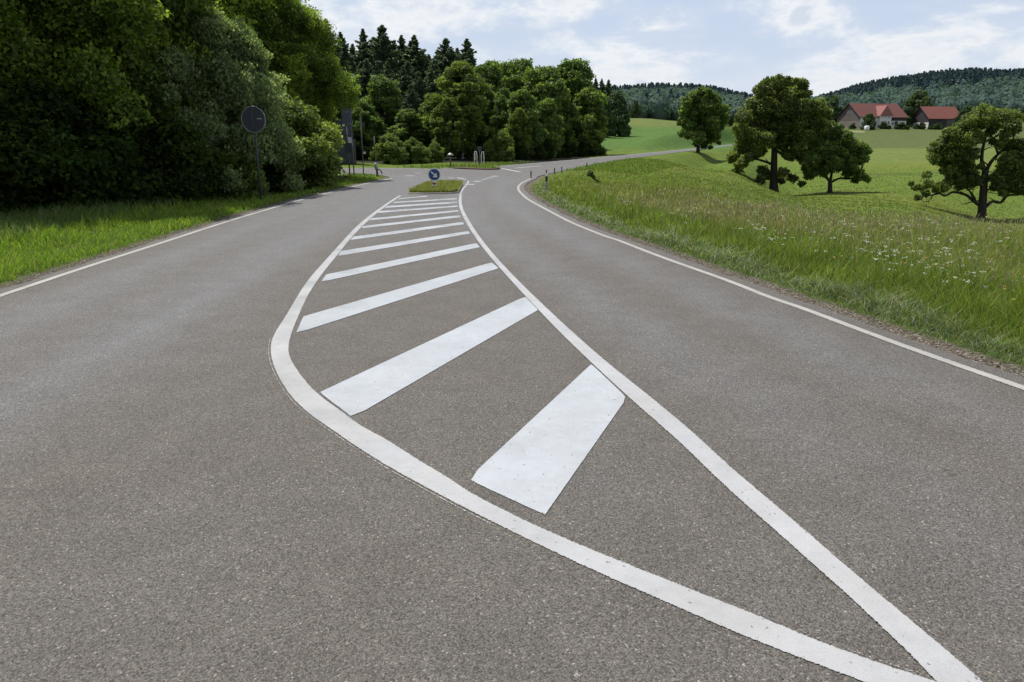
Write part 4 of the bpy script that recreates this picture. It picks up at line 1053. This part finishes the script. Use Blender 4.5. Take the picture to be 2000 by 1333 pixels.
for i, (u, v, Y, lab) in enumerate([(1067, 345, 0, 'first'), (1083, 341, 0, 'second'), (1097, 338, 0, 'third'), (1146, 328, 0, 'fourth')]):
    Y = gp(u, v)[1]; delineator(u, v, Y, .36, lab + ' small dark post along the inner side of the far road, counted from the bend', dark=True)
for u, v, Y, lab in [(1066.6, 312, 78, 'grey delineator post on the far verge under the wood, left one of three'), (1125, 307, 87, 'grey delineator post on the far verge under the wood, middle one of three'), (1181, 303, 93, 'pale delineator post on the far verge beside the field, right one of three')]:
    p = at(u, v, Y); delineator(u, v, Y, .62, lab, 'delineator posts on the far verge')

# poles at the side road corner
def zr(v, Y, e): return at(1000, v, Y)[2] - e.location.z
Yp = 42.2
e = vpost('sign_pole', 683, 339, Yp, 'grey pole with a slanted edge-on sign, left one of the corner poles', 'sign pole'); t = zr(243, Yp, e)
m = MB(); m.tube([(0, 0, -.1), (0, 0, t)], .04, 8); m.build('pole', M['grey_post'], e, True)
m = MB(); m.box((.06, 0, t + .02), (.26, .32, .03)); b = m.build('sign_panel', M['sign_rim'], e); b.rotation_euler[1] = 0; 
m = MB(); m.box((.0, .0, zr(265, Yp, e)), (.34, .05, .07)); m.build('bracket', M['sign_back'], e)
Yp = 42.0
e = vpost('sign_pole', 691.5, 339, Yp, 'grey pole with a small white sign and grey board, second of the corner poles', 'sign pole'); t = zr(266, Yp, e)
m = MB(); m.tube([(0, 0, -.1), (0, 0, t)], .035, 8); m.build('pole', M['grey_post'], e, True)
m = MB(); m.box((-.12, -.05, zr(274, Yp, e)), (.2, .02, .30)); m.build('sign_panel', M['white'], e, bevel=.004)
m = MB(); m.box((-.19, .05, zr(289, Yp, e)), (.42, .02, .56)); m.build('grey_board', M['slate'], e, bevel=.004)
Yp = 43.0
e = vpost('sign_pole', 710, 338, Yp, 'tallest grey pole with pale sign turned edge-on at its top', 'sign pole'); t = zr(229, Yp, e)
m = MB(); m.tube([(0, 0, -.1), (0, 0, t)], .032, 8); m.build('pole', M['grey_post'], e, True)
m = MB(); m.box((0.0, -.06, t - .26), (.12, .02, .52)); m.build('sign_panel', M['sign_rim'], e, bevel=.003)
m = MB(); m.box((.13, .02, t - .42), (.09, .02, .25)); m.build('side_plate', M['grey_post'], e)
m = MB(); m.box((.12, -.04, zr(299, Yp, e)), (.13, .03, .12)); m.build('lower_plate', M['white'], e)
Yp = 40.5
e = vpost('corner_post', 736, 344, Yp, 'thin wooden post with a pale marker at its foot, right one of the corner poles', 'post'); t = zr(267, Yp, e)
m = MB(); m.tube([(-.02, 0, .5), (-.05, 0, t)], .03, 7); m.build('stake', M['grey_post'], e, True)
m = MB(); m.tube([(0.03, 0, -.1), (.02, 0, .42)], .055, 8); m.build('base', M['black'], e, True)
m = MB(); m.tube([(0, -.02, .36), (-.02, -.02, .56), (-.01, -.02, .74)], [.075, .095, .06], 8); m.build('marker', M['sign_rim'], e, True)
m = MB(); m.tube([(.03, 0, .42), (.17, 0, .36), (.27, 0, .24), (.28, 0, .14)], .03, 6); m.build('bent_arm', M['black'], e, True)

# slim tower with low shed in the shade
Yt = 58.0; p = at(680, 320, Yt); e = empty('transformer_tower', (p[0], Yt, tz(p[0], Yt))); kx = Yt / F
tag(e, 'slim blue grey tower with a low shed, in the shade behind the poles', 'tower')
t1 = zr(190, Yt, e); m = MB(); m.box((0, .4, t1 / 2), (16 * kx, .7, t1)); m.build('tower_wall', M['slate'], e, bevel=.02)
m = MB(); m.box((0, .4, t1 + .05), (18 * kx, .85, .1)); m.build('tower_roof', M['sign_back'], e)
t2 = zr(236, Yt, e); m = MB(); m.box((-13 * kx, .6, t2 / 2), (10 * kx, .7, t2)); m.build('side_tower', M['slate2'], e)
t3 = zr(272, Yt, e); m = MB(); m.box((-6 * kx, -.2, t3 / 2), (42 * kx, .8, t3)); m.build('shed', M['slate2'], e, bevel=.02)
m = MB(); m.box((6 * kx, -.63, t3 * .55), (9 * kx, .06, t3 * .6)); d = m.build('door', M['slate'], e)
m = MB(); m.box((-24 * kx, -.63, t3 * .6), (4 * kx, .05, t3 * .4)); m.build('vent', M['sign_back'], e)

# board with white frames on the grass tongue
Yb = 55.5; p = at(936, 318, Yb); e = empty('notice_board', (p[0], Yb, tz(p[0], Yb))); kx = Yb / F
tag(e, 'small grey notice board between two white hoops on the far grass tongue', 'notice board')
m = MB(); m.box((1 * kx, 0, zr(291, Yb, e)), (7.5 * kx, .04, 9 * kx)); m.build('board', M['slate'], e, bevel=.004)
m = MB(); m.tube([(1 * kx, .04, -.1), (1 * kx, .04, zr(288, Yb, e))], .035, 8); m.build('post', M['grey_post'], e, True)
for x0, x1 in ((-9, -4), (4, 9)):
    zt_ = zr(296.5, Yb, e)
    m = MB(); m.tube([(x0 * kx, -.05, -.1), (x0 * kx, -.05, zt_ * .75), ((x0 * .75 + x1 * .25) * kx, -.05, zt_), ((x0 * .25 + x1 * .75) * kx, -.05, zt_), (x1 * kx, -.05, zt_ * .75), (x1 * kx, -.05, -.1)], .035, 8)
    m.build('hoop', M['white'], e, True)
m = MB(); m.box((-8.2 * kx, -.1, zr(307, Yb, e)), (3.4 * kx, .03, 12 * kx)); m.build('reflector_panel', plain('pale_pink_panel', (.6, .5, .48), .6), e, bevel=.004)
Yb = 54.5; e = vpost('capped_post', 880, 320, Yb, 'low post with a broad white cap beside the pale bush', 'post'); kx = Yb / F; t = zr(303, Yb, e)
m = MB(); m.tube([(0, 0, -.1), (0, 0, t)], .06, 8); m.build('post', M['grey_post'], e, True)
m = MB(); m.tube([(0, 0, t - .05), (0, 0, t + .04), (0, 0, t + .14)], [.24, .2, .05], 12); m.build('cap', M['sign_rim'], e, True)

# ------------------------------------------------------------------ grass
def blades(P, Z, h, w, lean, col, r, tipcol=None):
    n = len(P); a = r.uniform(0, 6.283, n); fx, fy = np.cos(a), np.sin(a); la = r.uniform(0, 6.283, n)
    lx, ly = np.cos(la) * lean * h, np.sin(la) * lean * h
    base = np.stack([P[:, 0], P[:, 1], Z], 1)
    rows = []
    for t, ww in ((0, 1.0), (.5, .8), (1.0, .12)):
        c = base + np.stack([lx * t ** 2, ly * t ** 2, h * t * (1 - .25 * np.minimum(lean, 1.2) * t)], 1)
        d = np.stack([fx, fy, np.zeros(n)], 1) * (w * ww / 2)[:, None]
        rows.append((c - d, c + d))
    V = np.stack([rows[0][0], rows[0][1], rows[1][0], rows[1][1], rows[2][0], rows[2][1]], 1).reshape(-1, 3)
    b = np.arange(n)[:, None] * 6
    Q = np.concatenate([b + np.array([[0, 1, 3, 2]]), b + np.array([[2, 3, 5, 4]])])
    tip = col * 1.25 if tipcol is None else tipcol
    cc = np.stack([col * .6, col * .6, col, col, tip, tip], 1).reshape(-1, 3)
    return V, Q, cc
def samp(n, a0, a1, d0, d1, r, pw=1.0):
    az = r.uniform(a0, a1, n); d = np.exp(r.uniform(0, 1, n) ** pw * math.log(d1 / d0)) * d0
    return np.stack([d * np.tan(az), d], 1)
def colmix(n, r, cols, w, jitter=.16):
    cols = np.array(cols); k = r.choice(len(cols), n, p=np.array(w) / sum(w))
    return cols[k] * (1 + r.normal(0, jitter, (n, 1))) * (1 + r.normal(0, .05, (n, 3)))
def collect(name, parts, mat, label, cat):
    VV, QQ, CC = [], [], []; b = 0
    for V, Q, c in parts: VV.append(V); QQ.append(Q + b); CC.append(c); b += len(V)
    me = mesh_np(name, np.concatenate(VV), np.concatenate(QQ), mat, attrs={'col': np.clip(np.concatenate(CC), 0.002, 1)})
    return tag(link(name, me), label, cat, None, 'stuff')
r = np.random.default_rng(5)
G1, G2, G3, DRY, BLU = (0.16, 0.225, 0.03), (0.235, 0.29, 0.05), (0.085, 0.135, 0.024), (0.36, 0.30, 0.17), (0.30, 0.35, 0.25)

# right meadow
P = samp(430000, R(-8), R(47), 3.0, 75, r, 1.0)
P = P[P[:, 0] > -1.0]
d = road_dist(P); Zg = tfast(P[:, 0], P[:, 1])
keep = (d > 0.12) & (P[:, 0] > -1.0)
keep &= r.uniform(0, 1, len(P)) < np.clip((d - .08) / .5, 0.06, 1)
# only the bank inside the bend and the near meadow
un, vn = uv_of(P[:, 0], P[:, 1], Zg); keep &= (vn > 318) | (P[:, 1] < 30)
keep &= ~((P[:, 1] > 40) & (r.uniform(0, 1, len(P)) < .55))
keep &= ~(r.uniform(0, 1, len(P)) < sm(P[:, 1], 24, 36) * sm(un + 60 * noise2(P[:, 0], P[:, 1], .3, 44), 1180, 1480))
P, d, Zg = P[keep], d[keep], Zg[keep]; n = len(P); D = P[:, 1]
pn = noise2(P[:, 0], P[:, 1], 1.3, 8); pn2 = noise2(P[:, 0], P[:, 1], .45, 9)
h = (.18 + .17 * sm(d, .3, 2.2) + .09 * pn) * r.uniform(.55, 1.3, n); h *= (1 - .4 * sm(D, 12, 24)) * (1 - .45 * sm(D, 25, 40))
h = np.clip(h, .05, .8) * np.clip(d / .6, .3, 1) * (.72 + .55 * np.clip(.5 + noise2(P[:, 0], P[:, 1], 7, 21), 0, 1))
w = np.maximum(.0055, D * .00075) * r.uniform(.7, 1.3, n)
col = colmix(n, r, [G1, G2, G3, DRY], [45, 28, 22, 5])
edge = (d < .95 + .35 * pn) & (r.uniform(0, 1, n) < .66); col[edge] = colmix(edge.sum(), r, [BLU, (0.075, .11, .04), DRY, G3], [45, 25, 12, 18])
dry = (d > 2.5) & (r.uniform(0, 1, n) < np.clip(.24 + .6 * pn2 + .42 * sm(D, 12, 17) * (1 - sm(D, 23, 30)), 0, .7) * np.where(D > 34, .35, 1)); col[dry] = colmix(dry.sum(), r, [(.24, .21, .09), (.30, .24, .14), (.2, .14, .09), (.19, .24, .05)], [4, 3, 2, 5]); h[dry] *= 1.12
lush = (D > 26) & ~dry; col[lush] *= np.array([1.1, 1.02, 1.0])
tone = (.82 + .36 * np.clip(.5 + .8 * noise2(P[:, 0], P[:, 1], 2.4, 51), 0, 1))[:, None]; col = col * tone
lean = np.where(d < .9, r.uniform(.5, 1.7, n), r.uniform(.15, .95, n))
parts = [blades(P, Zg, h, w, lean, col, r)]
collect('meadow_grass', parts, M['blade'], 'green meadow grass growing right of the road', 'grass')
# short pasture grass beyond the crest
P2 = samp(90000, R(4), R(40), 26, 150, r, 1.0); Zp = tfast(P2[:, 0], P2[:, 1]); d2 = road_dist(P2); up, vp = uv_of(P2[:, 0], P2[:, 1], Zp)
kk = (d2 > .6) & (r.uniform(0, 1, len(P2)) < sm(vp, 300, 372)) & (noise2(P2[:, 0], P2[:, 1], .8, 31) + .6 * noise2(P2[:, 0], P2[:, 1], .2, 32) + r.normal(0, .8, len(P2)) > -.2); P2, Zp = P2[kk], Zp[kk]; n2_ = len(P2)
pc = colmix(n2_, r, [(.13, .19, .03), (.17, .215, .04), (.095, .145, .026), (.24, .23, .09)], [4, 3, 3, 1.2])
collect('pasture_grass', [blades(P2, Zp, r.uniform(.05, .14, n2_), P2[:, 1] * .0011, r.uniform(.3, 1.2, n2_), pc, r)], M['blade'], 'short grass of the pasture around the field trees', 'grass')
# flowering grass stems with heads
sel = (d > 1.2) & (D < 34) & (r.uniform(0, 1, n) < np.clip(.02 + .05 * sm(D, 9, 18) + .05 * pn2, 0.004, .12) * (1 - sm(D, 22, 34))); Ps, Zs, Ds = P[sel], Zg[sel], D[sel]; m_ = len(Ps)
hs = r.uniform(.40, .72, m_) * (1 - .35 * sm(Ds, 12, 24)); parts = [blades(Ps, Zs, hs, np.maximum(.003, Ds * .0004), r.uniform(.1, .4, m_), colmix(m_, r, [(.2, .18, .09), (.15, .16, .05)], [1, 1]), r)]
tipz = Zs + hs * .88; hd = np.stack([Ps[:, 0] + r.normal(0, .03, m_), Ps[:, 1] + r.normal(0, .03, m_)], 1)
parts.append(blades(hd, tipz, r.uniform(.06, .12, m_), np.maximum(.011, Ds * .0011), r.uniform(.1, .6, m_), colmix(m_, r, [(.36, .30, .19), (.3, .21, .16), (.42, .38, .24)], [3, 2, 2]), r))
collect('seed_heads', parts, M['blade'], 'tan seed heads of tall grasses standing in the meadow', 'grass')
# flowers
def flower_parts(cents, rad, hgt, col, r, npet=9, umbel=True, dist=None):
    n = len(cents); out = []
    Zs = tfast(cents[:, 0], cents[:, 1]); H_ = hgt * r.uniform(.75, 1.2, n)
    out.append(blades(cents, Zs, H_, np.maximum(.004, cents[:, 1] * .0004), r.uniform(0, .12, n), colmix(n, r, [(.06, .1, .03)], [1]), r))
    V, C_ = [], []
    for i in range(n):
        k = npet; a = r.uniform(0, 6.283, k); q = np.sqrt(r.uniform(0, 1, k)) * rad[i]
        c = np.stack([cents[i, 0] + q * np.cos(a), cents[i, 1] + q * np.sin(a), Zs[i] + H_[i] * .97 + r.normal(0, rad[i] * .14, k)], 1)
        V.append(c)
    V = np.concatenate(V); nn = len(V); s = np.repeat(rad, npet) * (.42 if umbel else .8)
    N = np.stack([r.normal(0, .5, nn), r.normal(0, .5, nn) - .25, np.ones(nn)], 1)
    Vq, Qq = leaf_quads(V, N, 1.0, r, 1.1)
    cen = np.repeat(V, 4, axis=0); Vq = cen + (Vq - cen) * np.repeat(s, 4)[:, None]
    cc = np.repeat(colmix(nn, r, [col], [1], .06), 4, axis=0)
    out.append((Vq, Qq, cc)); return out
def fl_pos(n, v0, v1, u0, u1, clusters=0):
    out = []
    while len(out) < n:
        u = r.uniform(u0, u1); v = r.uniform(v0, v1); x, y = gp(u, v); out.append((x, y))
    P = np.array(out); P = P[road_dist(P) > 1.2]; return P
cl_ = []
for (u, v, du, dv, k) in [(1715,525,60,26,34),(1500,470,45,22,30),(1330,440,40,10,18),(1870,520,80,30,30),(1590,565,26,14,22),(1840,560,90,30,20),(1480,505,30,14,14),(1620,500,200,60,60),(1800,470,200,30,60),(1400,430,200,18,40),(1250,415,70,12,16),(1900,590,90,30,14),(1955,700,40,20,5),(1700,560,60,20,14)]:
    for _ in range(k): cl_.append(gp(u + r.normal(0, du * .6), v + r.normal(0, dv * .6) + 26))
cl_ = np.array(cl_); cl_ = cl_[(road_dist(cl_) > .9)]; cl_ = cl_[cl_[:, 1] < 27]
parts = flower_parts(cl_, r.uniform(.015, .042, len(cl_)), .5, (.56, .57, .48), r, 9)
q = fl_pos(260, 410, 600, 1300, 2050); parts += flower_parts(q, r.uniform(.008, .022, len(q)), .42, (.5, .5, .4), r, 6)
q = fl_pos(120, 440, 640, 1500, 2050); parts += flower_parts(q, r.uniform(.012, .02, len(q)), .42, (.5, .36, .04), r, 5, False)
q = fl_pos(26, 520, 700, 1650, 2000); parts += flower_parts(q, r.uniform(.012, .02, len(q)), .4, (.3, .28, .55), r, 5, False)
q = fl_pos(22, 520, 640, 1600, 2000); parts += flower_parts(q, r.uniform(.014, .022, len(q)), .4, (.55, .22, .03), r, 5, False)
collect('wildflowers', parts, M['flower'], 'white, yellow and blue wildflowers scattered in the meadow', 'flowers')

# left verge
P = samp(260000, R(-45), R(-6), 4.0, 50, r, .9)
d = road_dist(P); keep = (d > .12) & (P[:, 0] > XB(P[:, 1]) - .9 * r.uniform(0, 1, len(P))) & (r.uniform(0, 1, len(P)) < np.clip((d - .06) / .35, .08, 1)); P, d = P[keep], d[keep]; Zg = tfast(P[:, 0], P[:, 1]); n = len(P); D = P[:, 1]
pn = noise2(P[:, 0], P[:, 1], 1.5, 18); dx = d
h = (.11 + .34 * sm(d, 1.2, 4.0) + .07 * pn) * r.uniform(.55, 1.35, n); h = np.clip(h, .04, .9) * np.clip(d / .4, .35, 1)
w = np.maximum(.006, D * .0008) * r.uniform(.7, 1.3, n)
col = colmix(n, r, [(.19, .29, .032), (.27, .36, .04), (.11, .18, .022), DRY], [42, 30, 22, 6])
back = d > 2.6; col[back] = colmix(back.sum(), r, [(.12, .18, .045), (.08, .13, .03), (.17, .24, .055), (.27, .26, .15)], [4, 4, 3, 1.5])
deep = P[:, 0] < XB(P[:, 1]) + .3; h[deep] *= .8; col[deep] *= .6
parts = [blades(P, Zg, h, w, r.uniform(.15, .9, n), col, r)]
collect('verge_grass', parts, M['blade'], 'bright green grass on the verge left of the road', 'grass')
# far verge under the wood and the island turf
Pf = np.stack([r.uniform(-18, 40, 60000), r.uniform(48, 96, 60000)], 1); df = road_dist(Pf); k = (df > .1) & (df < 5) & (Pf[:, 1] < 62 + Pf[:, 0] * 1.1) ; Pf = Pf[k]; Zf = tfast(Pf[:, 0], Pf[:, 1]); nf = len(Pf)
pf1 = blades(Pf, Zf, r.uniform(.12, .3, nf), np.full(nf, .05), r.uniform(.2, .8, nf), colmix(nf, r, [(.15, .22, .035), (.11, .17, .03), (.19, .22, .06)], [3, 2, 1]), r)
collect('far_verge_grass', [pf1], M['blade'], 'strip of grass between the junction and the dark wood', 'grass')
mn, mx = inn.min(0), inn.max(0); Pi = np.stack([r.uniform(mn[0], mx[0], 26000), r.uniform(mn[1], mx[1], 26000)], 1); Pi = Pi[inside(Pi, inn)]; ni = len(Pi)
pf2 = blades(Pi, np.full(ni, .04), r.uniform(.05, .2, ni), np.full(ni, .022), r.uniform(.2, .9, ni), colmix(ni, r, [(.2, .21, .045), (.14, .17, .03), (.3, .26, .11)], [3, 3, 2]), r)
collect('island_grass', [pf2], M['blade'], 'olive green grass on the traffic island below the blue sign', 'grass')

# grit and crumbs along the edges of the asphalt
Pg = []
for Lr_, sg in ((Lr, -1), (Rr, 1)):
    t = r.integers(0, len(Lr_) - 1, 2600); q = Lr_[t] + (Lr_[t + 1] - Lr_[t]) * r.uniform(0, 1, (2600, 1)); q = q + np.stack([sg * np.abs(r.normal(.1, .14, 2600)), r.normal(0, .05, 2600)], 1); Pg.append(q)
Pg = np.concatenate(Pg); Pg = Pg[(Pg[:, 1] > 2) & (Pg[:, 1] < 26)]
ng = len(Pg); sz = r.uniform(.004, .017, ng)
VV = (ico_v[None] * sz[:, None, None] * r.uniform(.7, 1.2, (ng, 12, 1))); VV[:, :, 2] *= .6; VV += np.stack([Pg[:, 0], Pg[:, 1], np.full(ng, .004)], 1)[:, None, :]
FFg = (ico_f[None] + (np.arange(ng) * 12)[:, None, None]).reshape(-1, 3)
tag(link('gravel', mesh_np('gravel', VV.reshape(-1, 3), FFg, plain('grit', (.2, .18, .15), .9, 0, .4, 40))), 'loose grit and crumbs along both edges of the asphalt', 'gravel', None, 'stuff')

# ------------------------------------------------------------------ light and sky
AZ = R(-47); EL = R(62)          # azimuth from +Y, negative = left
w = bpy.data.worlds.new('World'); S.world = w; w.use_nodes = True; nt = w.node_tree; nt.nodes.clear()
N = nt.nodes.new; Lk = nt.links.new
sky = N('ShaderNodeTexSky'); sky.sky_type = 'NISHITA'; sky.sun_disc = False; sky.sun_elevation = EL; sky.sun_rotation = AZ
sky.air_density = 1.0; sky.dust_density = 1.6; sky.ozone_density = 1.0; sky.altitude = 450
bg = N('ShaderNodeBackground'); bg.inputs[1].default_value = 0.085; Lk(sky.outputs[0], bg.inputs[0])
tc = N('ShaderNodeTexCoord'); sx = N('ShaderNodeSeparateXYZ'); Lk(tc.outputs['Generated'], sx.inputs[0])
def mth(op, a, b=0.0, c=None, clamp=False):
    m = N('ShaderNodeMath'); m.operation = op; m.use_clamp = clamp
    for i, v in enumerate([a, b] + ([c] if c is not None else [])):
        if hasattr(v, 'is_linked'): Lk(v, m.inputs[i])
        else: m.inputs[i].default_value = v
    return m.outputs[0]
zz = mth('MAXIMUM', mth('ADD', sx.outputs[2], 0.34), 0.05)
cx = N('ShaderNodeCombineXYZ'); Lk(sx.outputs[0], cx.inputs[0]); Lk(sx.outputs[1], cx.inputs[1]); Lk(mth('MULTIPLY', sx.outputs[2], 2.3), cx.inputs[2])
n1 = N('ShaderNodeTexNoise'); n1.inputs['Scale'].default_value = 5.5; n1.inputs['Detail'].default_value = 9; n1.inputs['Roughness'].default_value = .58; n1.inputs['Distortion'].default_value = .35; Lk(cx.outputs[0], n1.inputs['Vector'])
n2 = N('ShaderNodeTexNoise'); n2.inputs['Scale'].default_value = 16.0; n2.inputs['Detail'].default_value = 7; n2.inputs['Roughness'].default_value = .6; Lk(cx.outputs[0], n2.inputs['Vector'])
def rmp(f, stops):
    rr = N('ShaderNodeValToRGB'); e = rr.color_ramp.elements
    while len(e) > 1: e.remove(e[-1])
    for i, (p, c) in enumerate(stops):
        el = e[0] if i == 0 else e.new(p); el.position = p; el.color = (*c, 1)
    Lk(f, rr.inputs[0]); return rr.outputs[0]
puff = mth('ADD', n1.outputs['Fac'], mth('MULTIPLY', mth('SUBTRACT', n2.outputs['Fac'], .5), .45))
cloud = rmp(puff, [(.36, (.56, .67, .86)), (.45, (.62, .71, .87)), (.505, (.76, .82, .91)), (.56, (.94, .955, .98)), (.61, (.85, .88, .935)), (.66, (.68, .74, .85))])
hz = N('ShaderNodeMix'); hz.data_type = 'RGBA'; Lk(rmp(sx.outputs[2], [(0.02, (.75, .75, .75)), (.10, (.25, .25, .25)), (.2, (0, 0, 0))]), hz.inputs[0]); Lk(cloud, hz.inputs[6]); hz.inputs[7].default_value = (.80, .84, .90, 1); cloud = hz.outputs[2]
bg2 = N('ShaderNodeBackground'); Lk(cloud, bg2.inputs[0]); bg2.inputs[1].default_value = 1.02
ms = N('ShaderNodeMixShader'); Lk(rmp(sx.outputs[2], [(0.0, (.93, .93, .93)), (.2, (.88, .88, .88)), (.42, (.42, .42, .42)), (1.0, (.22, .22, .22))]), ms.inputs[0]); Lk(bg.outputs[0], ms.inputs[1]); Lk(bg2.outputs[0], ms.inputs[2])
wo = N('ShaderNodeOutputWorld'); Lk(ms.outputs[0], wo.inputs[0])
sun = bpy.data.lights.new('sun', 'SUN'); sun.energy = 4.9; sun.angle = R(0.55); sun.color = (1.0, .95, .87)
so = bpy.data.objects.new('sun', sun); C.objects.link(so)
dv = Vector((math.sin(AZ) * math.cos(EL), math.cos(AZ) * math.cos(EL), math.sin(EL)))
so.rotation_euler = dv.to_track_quat('Z', 'Y').to_euler(); so.location = dv * 50

S.view_settings.view_transform = 'Standard'; S.view_settings.look = 'None'; S.view_settings.exposure = 0; S.view_settings.gamma = 1
S.cycles.max_bounces = 6; S.cycles.transparent_max_bounces = 12; S.cycles.diffuse_bounces = 3; S.cycles.transmission_bounces = 3
